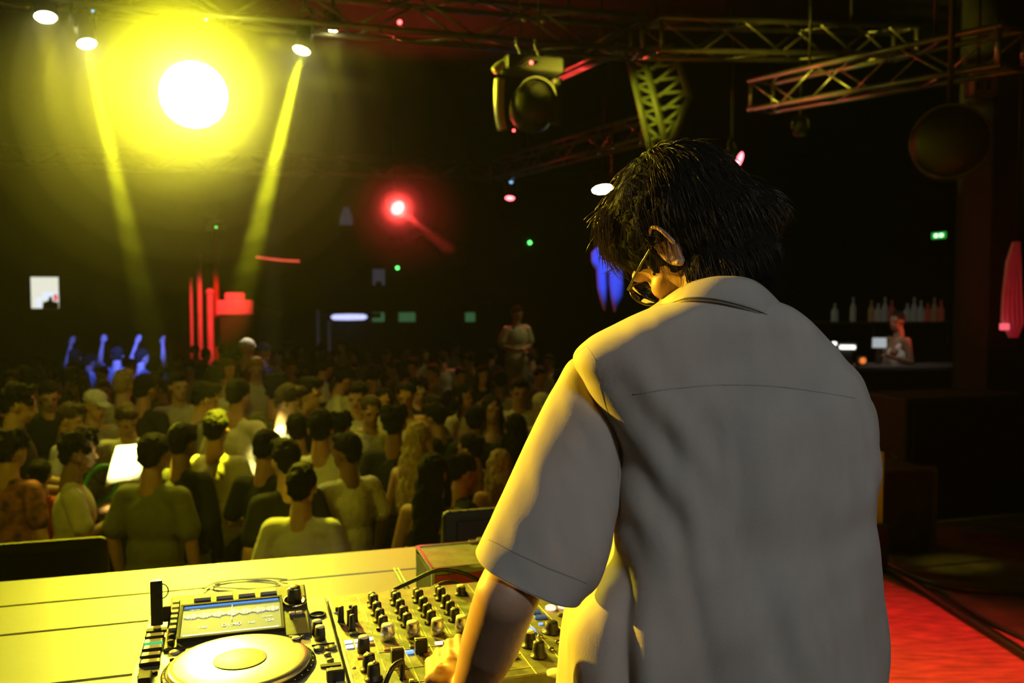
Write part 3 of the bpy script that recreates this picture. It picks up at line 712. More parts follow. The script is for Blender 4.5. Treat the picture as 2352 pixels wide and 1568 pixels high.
SR_ = [(1880, 900, 1945, 885, 1.24, .045), (1890, 930, 1985, 915, 1.25, .055), (1880, 1000, 2004, 980, 1.28, .065), (1860, 1090, 2003, 1060, 1.31, .07), (1840, 1160, 1996, 1110, 1.34, .07)]
sleeve(sh, SR_)
shirt = dlink('shirt', sh, M_shirt)
sf = shirt.modifiers.new('thick', 'SOLIDIFY'); sf.thickness = 0.0022; sf.offset = -1
# stitched details lying on the cloth
def on_shirt(px, py, lift=0.0012):
    """nearest point of the back surface seen at that photo position"""
    best = None
    o = Vector((0, 0, CAMZ)); d = (W(px, py, 1.0) - o).normalized()
    from mathutils.bvhtree import BVHTree
    global _bvh
    try: _bvh
    except NameError: _bvh = BVHTree.FromPolygons([Vector(v) for v in sh.v], sh.f)
    h_ = _bvh.ray_cast(o, d)
    if h_[0] is None: return None
    n_ = h_[1] if h_[1].dot(d) < 0 else -h_[1]
    return h_[0] + n_ * lift
def seam(name, pts, r=0.0014, m=None):
    q = [on_shirt(x, y) for x, y in pts]; q = [p_ for p_ in q if p_ is not None]
    return dlink(name, MB().tube(q, r, 6), m or M_seam, shirt)
def seg(a, b, n=20, bow=0.0): return [(a[0] + (b[0] - a[0]) * k / n, a[1] + (b[1] - a[1]) * k / n + bow * math.sin(math.pi * k / n)) for k in range(n + 1)]
seam('yoke_seam', seg((1452, 905), (1960, 915), 50, -26))
seam('armhole_seam', seg((1378, 880), (1392, 925), 8) + seg((1394, 932), (1418, 985), 10) + seg((1419, 990), (1416, 1100), 12))
seam('sleeve_hem_seam', seg((1119, 1238), (1345, 1338), 30, 6))
seam('shoulder_seam', seg((1318, 822), (1345, 800), 6) + seg((1350, 796), (1372, 830), 6))
# doubled sleeve hem
hem = []
for row in lrows[-12:]:
    cc = sum(row, Vector()) / len(row); hem.append([p_ + (p_ - cc).normalized() * 0.0016 for p_ in row])
hm = MB().grid(hem, True); ho = dlink('sleeve_hem', hm, M_shirt, shirt)
# collar: folded flap with a thickness, standing round the neck and falling on the back
top = [W(1470, 726, 1.27), W(1520, 690, 1.225), W(1565, 660, 1.165), W(1602, 645, 1.125), W(1660, 636, 1.105), W(1730, 645, 1.105), W(1785, 690, 1.14), W(1822, 742, 1.20), W(1838, 772, 1.25)]
bot = [W(1466, 736, 1.25), W(1512, 714, 1.185), W(1552, 698, 1.115), W(1590, 690, 1.090), W(1655, 696, 1.076), W(1740, 720, 1.078), W(1793, 748, 1.098), W(1826, 768, 1.14), W(1842, 780, 1.20)]
inn = [p_ + Vector((0, 0.018, -0.035)) for p_ in top]
tp = smooth_path(top, 8); bt = smooth_path(bot, 8); il = smooth_path(inn, 8)
crow = []
crow.append(il)
crow.append([a.lerp(b, 0.15) + Vector((0, 0.006, -0.003)) for a, b in zip(tp, il)])
crow.append(tp)
for f_ in (0.15, 0.35, 0.6, 0.85, 1.0):
    crow.append([a.lerp(b, f_) + Vector((0, -0.006 * math.sin(math.pi * f_) , 0.004 * math.sin(math.pi * f_))) for a, b in zip(tp, bt)])
co = dlink('collar', MB().grid(crow), M_shirt, shirt)
sf = co.modifiers.new('thick', 'SOLIDIFY'); sf.thickness = 0.003; sf.offset = 0
seam_c = MB().tube([p_ + Vector((0, -0.002, 0.004)) for p_ in bt], 0.0008, 6); dlink('collar_stitching', seam_c, M_seam, shirt)
# glimpse of an orange-brown neck tape under the collar
tape = MB().tube([p_ + Vector((0.001, 0.006, -0.006)) for p_ in bt[42:]], 0.0026, 6); dlink('neck_tape', tape, mat('rust_neck_tape', (0.50, 0.13, 0.04), 0.8), shirt)

# hair: a full cap with strands lifted off it
hair = MB()
hair.ell(H(-0.016, 0, 0.026), (0.103, 0.088, 0.096), HM, 40, 26)
hair.ell(H(-0.052, 0, -0.020), (0.064, 0.078, 0.072), HM, 30, 20)
hair.ell(H(0.050, 0.0, 0.070), (0.052, 0.060, 0.042), HM, 24, 16)
hair.ell(H(-0.070, -0.02, -0.055), (0.045, 0.060, 0.045), HM, 24, 16)
hair.ell(H(-0.030, -0.05, 0.03), (0.075, 0.052, 0.075), HM, 24, 16)
hair.ell(H(-0.045, 0.035, -0.045), (0.042, 0.036, 0.045), HM, 20, 14)
hair.ell(W(1668, 612, 1.165), (0.058, 0.045, 0.034)); hair.ell(W(1728, 596, 1.17), (0.042, 0.048, 0.045))
for i, (f_, s_, u_) in enumerate(((0.062, 0.045, 0.074), (0.068, 0.02, 0.078), (0.068, -0.02, 0.078), (0.045, 0.060, 0.060))):
    hair.cap(H(f_ - 0.03, s_ * 0.9, u_ + 0.02), 0.020, H(f_ + 0.008, s_ * 1.1, u_ - 0.018), 0.010)
def hfn(co, n_):
    return co + n_ * (noise.noise(co * 55) * 0.006 + noise.noise(co * 130) * 0.003)
hme = blob_mesh(hair, 'hair', 0.005, 3, 0.5, hfn)
ho = dlink('hair', hme, M_hair)
rnd = random.Random(11)
verts = [v.co.copy() for v in hme.vertices]; norms = [v.normal.copy() for v in hme.vertices]
crown = H(-0.055, 0.01, 0.105)
stm = MB(); cnt = 0
idx = list(range(len(verts))); rnd.shuffle(idx)
for ii in idx:
    p0 = verts[ii]; n0 = norms[ii]
    d = p0 - hc; lf, ls, lu = d.dot(hf), d.dot(hs), d.dot(hu)
    if lu < -0.10 or (lf > 0.015 and lu < 0.060 and ls > 0): continue
    flow = (p0 - crown); flow = flow - n0 * flow.dot(n0)
    if flow.length < 1e-4: continue
    flow.normalize(); g = Vector((0, 0, -1)); g = g - n0 * g.dot(n0) * 0.9
    lit = ls > 0.0 or lf > 0.02
    Ls = rnd.uniform(0.018, 0.045) * (1.25 if lit else 0.7)
    pts = []; cur = p0 - n0 * 0.002; dr = (flow + g * 0.4 + n0 * rnd.uniform(0.06, 0.34) + Vector((rnd.uniform(-1, 1), rnd.uniform(-1, 1), rnd.uniform(-1, 1))) * 0.22).normalized()
    for k in range(6):
        pts.append(cur); cur = cur + dr * Ls / 5
        dr = (dr + g * 0.16 - n0 * 0.13 + Vector((rnd.uniform(-1, 1), rnd.uniform(-1, 1), rnd.uniform(-1, 1))) * 0.10).normalized()
    stm.tube(pts, [0.00050, 0.00050, 0.00045, 0.0004, 0.0003, 0.00012], 3); cnt += 1
    if cnt > 4200: break
# the fringe hanging off the forehead on the lit side
for i in range(420):
    s_ = rnd.uniform(-0.06, 0.082); f_ = 0.074 - max(0, s_ - 0.03) * 0.9 + rnd.uniform(-0.02, 0.01)
    cur = H(f_, s_, 0.092 + rnd.uniform(-0.015, 0.012)); dr = (hf * 0.7 + hs * rnd.uniform(-.2, .35) - hu * 0.35 + Vector((0, 0, -.2))).normalized(); pts = []
    Ls = rnd.uniform(0.018, 0.050)
    for k in range(8):
        pts.append(cur); cur = cur + dr * Ls / 7
        dr = (dr + Vector((0, 0, -0.28)) - hf * 0.06 + Vector((rnd.uniform(-1, 1), rnd.uniform(-1, 1), rnd.uniform(-1, 1))) * 0.09).normalized()
    stm.tube(pts, [0.0006, 0.0006, 0.0006, 0.0005, 0.0005, 0.0004, 0.0003, 0.0001], 3)
so = dlink('loose_strands', stm, M_strand, ho); so['kind'] = 'stuff'
# glasses
gl = MB()
for sg in (1, -1):
    gl.tube([H(0.100 + 0.002 * math.cos(a), sg * 0.032 + 0.024 * math.cos(a), -0.008 + 0.021 * math.sin(a)) for a in [k * math.pi / 16 for k in range(32)]], 0.0019, 8, True)
    gl.tube([H(0.096, sg * 0.057, 0.0), H(0.088, sg * 0.074, 0.002), H(0.04, sg * 0.082, 0.003), H(-0.004, sg * 0.083, 0.004), H(-0.018, sg * 0.080, -0.010)], 0.0019, 8)
gl.tube([H(0.102, -0.010, -0.004), H(0.106, 0, 0.0), H(0.102, 0.010, -0.004)], 0.0018, 8)
go = dlink('glasses', gl, mat('dark_spectacle_frame', (0.05, 0.04, 0.015), 0.25))
mg = bpy.data.materials.new('spectacle_glass'); mg.use_nodes = True
gb = mg.node_tree.nodes['Principled BSDF']; gb.inputs['Transmission Weight'].default_value = 1.0; gb.inputs['Roughness'].default_value = 0.02; gb.inputs['IOR'].default_value = 1.1
for sg in (1, -1):
    dlink('lens', MB().lathe(H(0.100, sg * 0.032, -0.008), [(0.022, -0.0006), (0.022, 0.0006)], 28, hf), mg, go)
# ------------------------------------------------------------------ trusses
def WALL(px, py, gap=0.06):            # point on the back wall
    return W(px, py, (VF - gap) / (math.cos(TA) - math.sin(TA) * (px - 1176) / 2000 * 1.0))
def truss(p0, p1, label, size=0.26, r=0.022, step=0.42, chains=True):
    p0 = Vector(p0); p1 = Vector(p1); d = p1 - p0; L_ = d.length
    t = thing('lighting_truss', p0, label, 'truss', math.atan2(d.y, d.x))
    h = size / 2; zc = d.z / L_
    def q(x, y, z): return Vector((x, y, z + x * zc))
    corners = [(-h, -h), (-h, h), (h, -h), (h, h)] 
    for y, z in corners:
        MB().cyl(q(0, y, z), q(L_, y, z), r, 10).build('chord', M_alu, t)
    br = MB(); n = int(L_ / step)
    for i in range(n):
        a = i * L_ / n; b = (i + 1) * L_ / n; s = 1 if i % 2 else -1
        for y in (-h, h): br.cyl(q(a, y, -h * s), q(b, y, h * s), r * 0.45, 6)
        for z in (-h, h): br.cyl(q(a, -h * s, z), q(b, h * s, z), r * 0.45, 6)
    o = br.build('bracing', M_alu, t); 
    for x in (0.03, L_ - 0.03):
        e = MB()
        for a, b in (((-h, -h), (h, -h)), ((h, -h), (h, h)), ((h, h), (-h, h)), ((-h, h), (-h, -h))):
            e.cyl(q(x, *a), q(x, *b), r * 0.9, 8)
        e.build('end_frame', M_alu, t)
    if chains:
        for x in (0.25 * L_, 0.75 * L_):
            MB().cyl(q(x, 0, h), Vector((x, 0, CEIL + 0.03 - p0.z)), 0.012, 6).build('suspension_chain', M_cable, t)
    return t
truss(W(-260, -62, 6.0) , W(1470, 88, 7.0), 'long near truss running across the top of the hall above the blazing lamp')
truss(W(1490, 88, 7.2), W(2080, 100, 8.6), 'dim truss continuing right of the near truss across the dark ceiling')
truss(W(-420, 345, 12.6), W(1130, 392, 13.8), 'far level truss spanning the hall behind the blazing lamp')
truss(W(1142, 392, 13.8), W(1500, 292, 10.2), 'short truss slanting from the far truss up to the lattice panel')
truss(W(1745, 222, 8.2), W(2330, 108, 5.9), 'truss with bright lower bars above the right side of the stage')
truss(W(1275, 180, 9.4), W(1425, 112, 7.3), 'thin truss bar slanting up beside the hanging moving head', size=0.05, r=0.02)
# lattice steel panel hanging at the joint
lp = thing('lattice_panel', W(1505, 225, 8.2), 'olive lit steel lattice panel hanging at the truss joint', 'panel', R(-42))
M_lat = mat('painted_lattice_steel', (0.32, 0.34, 0.20), 0.5, metal=0.2)
def lq(x, z): return Vector((x, 0.0, z))
outline = [(-0.30, 0.48), (0.18, 0.44), (0.36, -0.05), (0.12, -0.52), (-0.04, -0.50)]
fr = MB()
for a, b in zip(outline, outline[1:] + outline[:1]): fr.cyl(lq(*a), lq(*b), 0.032, 8)
fr.build('outer_frame', M_lat, lp); MB().cyl((0, 0, 0.45), (0, 0, CEIL + .02 - lp.location.z), 0.012, 6).build('suspension_chain', M_cable, lp)
bars = MB()
for k in range(7):
    z = 0.40 - k * 0.13
    xa = -0.28 + k * 0.037; xb = 0.20 + (0.05 * k if k < 4 else 0.2 - 0.09 * (k - 3))
    xm = (xa + xb) / 2
    bars.cyl(lq(xa, z), lq(xm, z - 0.13), 0.020, 8); bars.cyl(lq(xb, z), lq(xm, z - 0.13), 0.020, 8)
    bars.cyl(lq(xa, z), lq(xm, z + 0.02), 0.016, 8); bars.cyl(lq(xb, z), lq(xm, z + 0.02), 0.016, 8)
bars.build('lattice_bars', M_lat, lp)
for x0, x1 in ((-0.30, -0.08), (-0.14, 0.10)):
    MB().cyl(lq(x0, 0.46), lq(x1 + 0.03, -0.44), 0.04, 8).build('upright', M_lat, lp)

# ------------------------------------------------------------------ lamps
M_body = mat('lamp_housing', (0.03, 0.03, 0.03), 0.5)
M_yoke = mat('lamp_yoke', (0.10, 0.10, 0.09), 0.4, metal=0.3)
def lamp(loc, aim, label, lens_m, r=0.09, ln=0.26, hang=0.30, top=None, name='stage_lamp', light=None, cat='lamp', group=None):
    loc = Vector(loc); d = (Vector(aim) - loc).normalized()
    t = thing(name, loc, label, cat, 0.0, group)
    mb = MB(); mb.lathe(-d * (ln + 0.01), [(r * 0.55, 0), (r * 0.9, 0.04), (r * 1.02, 0.1), (r * 1.08, ln), (r * 1.0, ln + 0.005), (r * 0.98, ln - 0.015)], 28, d)
    mb.build('housing', M_body, t)
    MB().lathe(-d * 0.012, [(r * 0.985, 0), (r * 0.9, 0.006), (r * 0.5, 0.012)], 28, d).build('lens', lens_m, t)
    s = d.cross(Vector((0, 0, 1))).normalized(); c = -d * ln * 0.5; up = Vector((0, 0, 1))
    yk = MB(); w = r * 1.28
    pts = [c - s * w, c - s * w + up * (hang * 0.45), c - s * w * 0.6 + up * (hang * 0.62), c + s * w * 0.6 + up * (hang * 0.62), c + s * w + up * (hang * 0.45), c + s * w]
    yk.tube(pts, 0.012, 8); yk.build('yoke', M_yoke, t)
    MB().cyl(c + up * hang * 0.6, Vector((c.x, c.y, (top - loc.z) if top else c.z + hang)), 0.014, 10).build('clamp', M_yoke, t)
    if light:
        pw, col, ang, bl, rad = light
        sp = spot('bulb', loc + d * 0.03, aim, pw, col, ang, bl, rad); sp.parent = t
        sp.location = d * 0.03
    return t
def moving_head(loc, aim, label, lens_m, sc_=1.0, light=None):
    t = thing('moving_head_lamp', loc, label, 'lamp'); loc = Vector(loc); d = (Vector(aim) - loc).normalized(); k = sc_
    up = Vector((0, 0, 1)); s = d.cross(up).normalized(); M = Matrix((s, s.cross(up), up)).transposed()
    mb = MB(); mb.lathe(-d * 0.30 * k, [(0.06 * k, 0), (0.14 * k, 0.03 * k), (0.165 * k, 0.14 * k), (0.16 * k, 0.27 * k), (0.145 * k, 0.30 * k)], 32, d); mb.build('head', M_body, t)
    MB().lathe(d * 0.002, [(0.143 * k, 0), (0.12 * k, 0.012 * k), (0.06 * k, 0.02 * k)], 32, d).build('lens', lens_m, t)
    for q in (-1, 1):
        MB().box(-d * 0.13 * k + s * q * 0.205 * k + up * 0.07 * k, (0.06 * k, 0.13 * k, 0.36 * k), M, bev=0.02 * k).build('yoke_arm', M_body, t)
    b = MB(); b.box(-d * 0.13 * k + up * 0.24 * k, (0.47 * k, 0.14 * k, 0.06 * k), M, bev=0.02 * k); b.build('yoke_bridge', M_body, t)
    b = MB(); b.box(-d * 0.13 * k + up * 0.30 * k, (0.30 * k, 0.20 * k, 0.06 * k), M, bev=0.02 * k); b.build('base_box', M_body, t)
    for q in (-1, 1):
        MB().box(-d * 0.13 * k + s * q * 0.10 * k + up * 0.35 * k, (0.03 * k, 0.05 * k, 0.06 * k), M, bev=0.008 * k).build('clamp', M_yoke, t)
    if light:
        pw, col, ang, bl, rad = light
        sp = spot('bulb', loc + d * 0.05, aim, pw, col, ang, bl, rad); sp.parent = t; sp.location = d * 0.05
    return t
E_big = emis('blazing_yellow_lens', (1, 0.95, 0.13), 50)
moving_head(BIG, (0, 0, 1.6), 'blazing moving head aimed at the camera below the near truss', E_big, 1.6)
lamp(W(105, 42, 6.05), W(180, 1100, 5.2), 'tilted yellow lamp at the far left end of the near truss', E_yel, 0.068, 0.2, 0.25, light=(160, YEL, 26, .6, .05))
lamp(W(200, 103, 6.1), W(352, 790, 5.5), 'yellow beam lamp hanging left of the blazing moving head', E_yel, 0.06, light=(8000, YGR, 5.5, .4, .03))
lamp(W(692, 118, 6.4), W(528, 790, 5.8), 'yellow beam lamp hanging right of the blazing moving head', E_yel, 0.06, light=(11000, YGR, 6.0, .4, .03))
lamp(W(765, 72, 6.5), W(765, 1000, 7.5), 'small half-hidden yellow lamp tucked against the near truss', E_yel, 0.04, 0.12, 0.16, light=(60, YEL, 50, .8, .05))
lamp(W(1385, 436, 12.5), W(1440, 900, 11.6), 'oval yellow lamp beside the hair of the person at the mixer', E_yel, 0.145, 0.25, 0.3, light=(40, YEL, 60, .8, .05), top=CEIL + .02)
lamp(W(914, 478, 13.55), W(1190, 700, 11.2), 'red beam lamp glowing under the far truss', E_red, 0.11, 0.24, 0.3, light=(3500, (1, .05, .04), 7.0, .7, .04), top=CEIL + .02)
spot('red_glow_lamp', W(914, 478, 13.35), (0, 0, 1.6), 420, (1, 0.05, 0.04), 110, 0.9, .05)
lamp(W(1171, 456, 13.4), W(1150, 900, 12.2), 'small red lamp under the corner of the far truss', E_red, 0.07, 0.2, 0.3, light=(60, (1, .05, .05), 60, .8, .05), top=CEIL + .02)
lamp(W(1700, 367, 9.5), W(2150, 520, 8.4), 'red lamp seen half from the side above the dark head', E_red, 0.085, 0.2, 0.3, top=CEIL + .02)
lamp(W(1838, 313, 9.0), W(1838, 900, 8.5), 'dim unlit lamp below the truss on the right', mat('dull_lens', (0.35, 0.35, 0.15), 0.2), 0.06, 0.15, 0.2, top=CEIL + .02)
# the big dark moving head hanging on two hooks from the near truss
mh = thing('moving_head_lamp', W(1208, 225, 5.9), 'dark moving head hanging from the near truss on two bright hooks', 'lamp', R(17))
M_ys = mat('yoke_lit_side', (0.75, 0.75, 0.7), 0.35, metal=0.2)  # pale tone puts the lamplight into the left arm and hooks
MB().lathe((0.03, -0.14, -0.02), [(0.05, 0), (0.13, 0.02), (0.155, 0.1), (0.15, 0.24), (0.12, 0.30)], 32, (0.15, 1, -0.25)).build('head', M_body, mh)
MB().tube([(0.03 + 0.135 * math.cos(a), -0.15, -0.03 + 0.135 * math.sin(a)) for a in [R(10) + k * R(10) for k in range(17)]], 0.006, 6).build('rim', M_yoke, mh)
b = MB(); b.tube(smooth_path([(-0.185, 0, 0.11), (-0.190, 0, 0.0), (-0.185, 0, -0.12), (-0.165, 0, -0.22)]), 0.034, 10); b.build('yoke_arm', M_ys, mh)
MB().tube(smooth_path([(0.22, 0, 0.14), (0.225, 0, 0.0), (0.21, 0, -0.16)]), 0.034, 10).build('yoke_arm', M_body, mh)
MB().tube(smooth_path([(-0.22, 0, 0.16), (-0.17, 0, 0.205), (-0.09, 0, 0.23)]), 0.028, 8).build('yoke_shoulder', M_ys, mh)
MB().box((0.04, 0, 0.21), (0.40, 0.22, 0.10), bev=0.02).build('base_box', M_body, mh)
for x in (-0.055, 0.075):
    h_ = MB(); h_.tube(smooth_path([(x - 0.015, -0.02, 0.385), (x - 0.02, -0.03, 0.34), (x + 0.005, -0.03, 0.29), (x + 0.012, 0, 0.265)]), 0.011, 8); h_.build('hook', M_ys, mh); MB().cyl((x, -0.05, 0.37), (x, -0.05, CEIL + .02 - mh.location.z), .008, 6).build('safety_rod', M_cable, mh); MB().ell((x, -0.13, 0.47), (0.018, 0.018, 0.012)).build('clamp_bolt', M_ys, mh)
MB().ell((-0.005, -0.13, 0.20), (0.011, 0.008, 0.011)).build('status_light', E_rled, mh)
MB().ell((-0.125, -0.13, -0.245), (0.008, 0.008, 0.008)).build('status_light', E_rled, mh)

# ------------------------------------------------------------------ far fittings and signs of light
def led(px, py, Y, r, m_, label, name='indicator_light'):
    t = thing(name, WALL(px, py) if Y is None else W(px, py, Y), label, 'light', TA if Y is None else 0)
    MB().ell((0, 0, 0), (r, r * .6, r)).build('lens', m_, t); MB().box((0, r + 0.01, 0), (r * 3, 0.03, r * 3)).build('housing', M_body, t)
    return t
led(1217, 557, None, 0.045, E_green, 'small green light on the dark wall right of the red beam')
led(913, 615, None, 0.04, E_green, 'small green light above the far crowd below the red lamp')
led(1174, 417, 13.75, 0.025, emis('pale_blue_led', (0.3, 0.6, 1), 2), 'tiny blue light above the small red lamp')
led(213, 25, 6.0, 0.008, emis('pale_blue_led', (0.3, 0.6, 1), 2), 'tiny blue light on the near truss above the left beam lamp')
led(473, 45, 6.2, 0.008, emis('pale_blue_led', (0.3, 0.6, 1), 2), 'tiny blue light on the near truss above the blazing lamp')
led(918, 51, 6.6, 0.016, E_rled, 'red light on the near truss right of the small yellow lamp')
# exit sign
ex = thing('exit_sign', W(2163, 540, 15.62), 'small lit green exit sign on the dark wall above the bar', 'sign', TA - R(90)); ex.scale = (1.75, 1, 1.3)
MB().box((0, 0.03, 0), (0.30, 0.05, 0.12), bev=0.01).build('housing', M_body, ex)
MB().box((-0.04, 0.002, 0), (0.19, 0.006, 0.085)).build('face', emis('exit_green', (0.05, 0.8, 0.08), 0.5), ex)
for x in (-0.075, -0.005): MB().box((x, -0.003, 0), (0.045, 0.004, 0.045), bev=0.001).build('pictogram', emis('exit_white', (0.5, 1, 0.5), 3), ex)
# bright screen far left
vs_ = thing('wall_screen', WALL(103, 672, .08), 'bright white screen glowing at the far left of the hall', 'screen', TA); vs_.scale = (1.12,) * 3
MB().box((0, 0.04, 0), (0.56, 0.05, 0.70), bev=0.01).build('frame', M_body, vs_)
sf_ = MB().box((0, 0.005, 0), (0.51, 0.01, 0.64)).build('picture', emis('screen_white', (0.95, 0.95, 0.8), 0.85), vs_)
MB().box((0.10, -0.002, -0.07), (0.30, 0.004, 0.16)).build('bright_area', emis('screen_bluewhite', (0.8, 0.88, 1), 1.0), sf_)
MB().box((-0.12, -0.002, -0.2), (0.1, 0.004, 0.22)).build('bright_area', emis('screen_bluewhite', (0.8, 0.88, 1), 1.0), sf_)
MB().box((0.2, -0.004, -0.1), (0.08, 0.004, 0.13)).build('red_area', emis('screen_red', (1, 0.15, 0.15), 0.8), sf_)
MB().prism([(0, 0)], 0, 0) if False else None
sil = MB(); sil.add([(-0.05, -0.008, -0.32), (0.25, -0.008, -0.32), (0.25, -0.008, -0.2), (0.14, -0.008, -0.17), (0.13, -0.008, -0.08), (0.08, -0.008, -0.08), (0.06, -0.008, -0.16), (-0.04, -0.008, -0.2)], [tuple(range(8))]); sil.build('dark_figure', M_black, sf_)
# blue-white light bar and small green panels at the back
lb = thing('light_bar', WALL(802, 728, .30), 'blue-white light bar glowing above the far crowd', 'light', TA); lb.scale = (1.24,) * 3
MB().lathe((-0.36, 0, 0), [(0.02, 0), (0.055, 0.06), (0.062, 0.36), (0.055, 0.66), (0.02, 0.72)], 16, (1, 0, 0)).build('tube', emis('bluewhite_tube', (0.55, 0.58, 1), 1.3), lb)
MB().box((0, 0.06, 0.03), (1.3, 0.05, 0.10)).build('housing', M_body, lb)
for px, w_, lab in ((869, 0.26, 'pale green lit panel just right of the blue-white light bar'), (935, 0.36, 'wider dim green panel second right of the blue-white light bar'), (1080, 0.22, 'dim green panel furthest right above the far crowd')):
    q = thing('lit_panel', WALL(px, 728, .05), lab, 'panel', TA); q.scale = (1.2, 1, 1.2)
    MB().box((0, 0, 0), (w_, 0.02, 0.2)).build('face', emis('dim_green_panel', (0.10, 0.30, 0.12), 0.28), q); MB().box((0, 0.03, 0), (w_ + .04, 0.03, 0.24)).build('frame', M_body, q)
# pale wall plates high on the back wall
M_plate = mat('pale_poster', (0.5, 0.5, 0.55), 0.8, emit=(0.5, 0.5, 0.7), es=0.05)  # weak emission stands in for light falling on cloth and poster
pp = MB(); pp.add([(-.14, 0, -.18), (.14, 0, -.18), (.13, 0, -.02), (.06, 0, .2), (-.04, 0, .2), (-.13, 0, -.02), (-.14, .02, -.18), (.14, .02, -.18), (.13, .02, -.02), (.06, .02, .2), (-.04, .02, .2), (-.13, .02, -.02)],
    [(0, 1, 2, 3, 4, 5), (11, 10, 9, 8, 7, 6)] + [(i, i + 6, (i + 1) % 6 + 6, (i + 1) % 6) for i in range(6)])
o = pp.build('wall_hanging', M_plate); o.location = WALL(795, 497, .03); o.rotation_euler.z = TA; o.scale = (1.2, 1, 1.2); tag(o, 'pale tapering cloth hung high on the back wall left of the red lamp', 'hanging')
q = thing('poster', WALL(870, 635, .02), 'pale grey poster with dark foot on the back wall below the red lamp', 'poster', TA); q.scale = (1.2, 1, 1.2)
MB().box((0, 0, 0.03), (0.26, 0.015, 0.26)).build('sheet', M_plate, q)
for x in (-.1, .1): MB().box((x, 0, -0.14), (0.06, 0.015, 0.09)).build('foot_strip', M_plate, q)
q = thing('wall_speaker', W(494, 515, 16.0), 'small pale box fixture stacked on a bracket above the red posts', 'fixture', TA)
MB().box((0, 0, 0.12), (0.28, 0.2, 0.14), bev=0.01).build('upper_box', mat('pale_fixture', (0.45, 0.45, 0.42), .6), q)
MB().box((0, 0, -0.06), (0.34, 0.2, 0.12), bev=0.01).build('lower_box', mat('pale_fixture', (0.45, 0.45, 0.42), .6), q)
MB().cyl((0, 0, -0.1), (0, 0, -0.9 - q.location.z), 0.05, 10).build('pole', mat('red_fixture_pole', (0.5, 0.08, 0.05), .6), q)
MB().ell((0.02, -0.105, -0.06), (0.012, 0.008, 0.012)).build('status_light', E_green, q)
# red lit posts and draped booth in the back
M_rp = mat('pale_post', (0.62, 0.56, 0.54), 0.7)
for px, y0, y1, w_, lab in ((438, 640, 690, .05, 'leftmost of the red-lit posts at the back'), (457, 590, 728, .08, 'red-lit post second from the left at the back'), (482, 670, 732, .11, 'short bright red-lit post nearest the red box')):
    a = W(px, y0, 15.6); b = a.copy(); b.z = FL; o = MB(); o.cyl((0, 0, 0), (0, 0, (a - b).length), w_ / 2, 12); o.ell((0, 0, (a - b).length), (w_ * .7, w_ * .7, w_ * .6)); o = o.build('post', M_rp); o.location = b; tag(o, lab, 'post')
q = thing('draped_stand', W(540, 706, 15.4), 'red-lit draped box stand above the far crowd', 'stand', TA)
MB().box((0, 0, 0), (0.62, 0.3, 0.26), bev=0.03).build('drape', M_rp, q); MB().box((0, 0, (-0.12 + FL - q.location.z) / 2), (0.5, 0.22, q.location.z - FL - 0.12)).build('plinth', M_black, q); MB().box((0.0, 0, 0.19), (0.34, 0.25, 0.14), bev=0.03).build('top_box', M_rp, q)
q = thing('awning', W(618, 712, 15.4), 'narrow red-lit sloping canopy right of the draped stand', 'canopy', TA)
b = MB(); b.add([(-.2, -.2, .08), (.2, -.2, -.04), (.2, .2, -.04), (-.2, .2, .08), (-.2, -.2, .0), (.2, -.2, -.08), (.2, .2, -.08), (-.2, .2, .0)], [(0, 1, 2, 3), (7, 6, 5, 4), (0, 4, 5, 1), (1, 5, 6, 2), (2, 6, 7, 3), (3, 7, 4, 0)]); b.build('cloth', M_rp, q)
for x in (-.17, .17): MB().cyl((x, 0, 0), (x, 0, FL - q.location.z), 0.02, 8).build('pole', M_black, q)
spot('red_stand_lamp', W(520, 560, 13.8), W(500, 710, 15.5), 420, (1, .03, .03), 40, .6, .1)
o = MB().tube([WALL(588 + k * 5, 590 + 9.5 * math.sin(k / 20 * 1.5), .03) for k in range(21)], 0.024, 8).build('neon_strip', emis('red_neon', (1, .10, .05), 1.0)); tag(o, 'short curved red neon strip above the draped stand', 'neon light')
for px, y0, y1, lab in ((730, 712, 790, 'slim grey pole rising behind the far crowd'), (756, 735, 765, 'short grey pole right of the slim grey pole')):
    a = W(px, y0, 17.5); b_ = a.copy(); b_.z = -0.35; o = MB().cyl(b_, a, 0.035, 10).build('pole', mat('grey_pole', (.4, .4, .5), .5, emit=(.4, .4, .7), es=.02)); tag(o, lab, 'pole')  # slight bluish emission added to the poles, which give no light
# tall blue-lit cloth figure behind the shoulder
M_cl2 = mat('hung_white_cloth', (0.75, 0.75, 0.8), 0.8)
q = thing('hanging_cloth', W(1400, 620, 10.0), 'tall blue-lit hanging cloth split into two strips behind the shoulder', 'hanging')
MB().cyl((0.02, 0, 0.44), (0.02, 0, CEIL + .02 - q.location.z), 0.008, 6).build('hanging_cord', M_cable, q)
def strip(pts, name):
    b = MB(); rr = []
    for x, z, w_ in pts:
        rr.append([Vector((x + w_ * math.cos(a), 0.07 * math.sin(a) , z)) for a in [k * math.pi / 8 for k in range(16)]])
    b.grid(rr, True)
    o = bpy.data.objects.new(name, b.mesh(name)); o.data.materials.append(M_cl2); C.objects.link(o); o.parent = q
strip([(0.03, 0.45, .01), (0.04, .38, .08), (0.02, .28, .15), (-0.01, .2, .20), (-0.02, .10, .19), (-.02, .02, .15), (-.02, -0.02, .02)], 'upper_drape')
strip([(-.10, .18, .05), (-.095, .0, .055), (-.085, -.2, .055), (-.07, -.34, .035), (-.055, -.46, .006)], 'cloth_strip')
strip([(.07, .18, .07), (.07, .0, .075), (.08, -.15, .085), (.085, -.3, .07), (.07, -.44, .02), (.065, -.48, .006)], 'cloth_strip')
strip([(-.13, .24, .02), (-.15, .2, .05), (-.13, .13, .04), (-.1, .08, .01)], 'cloth_fold')
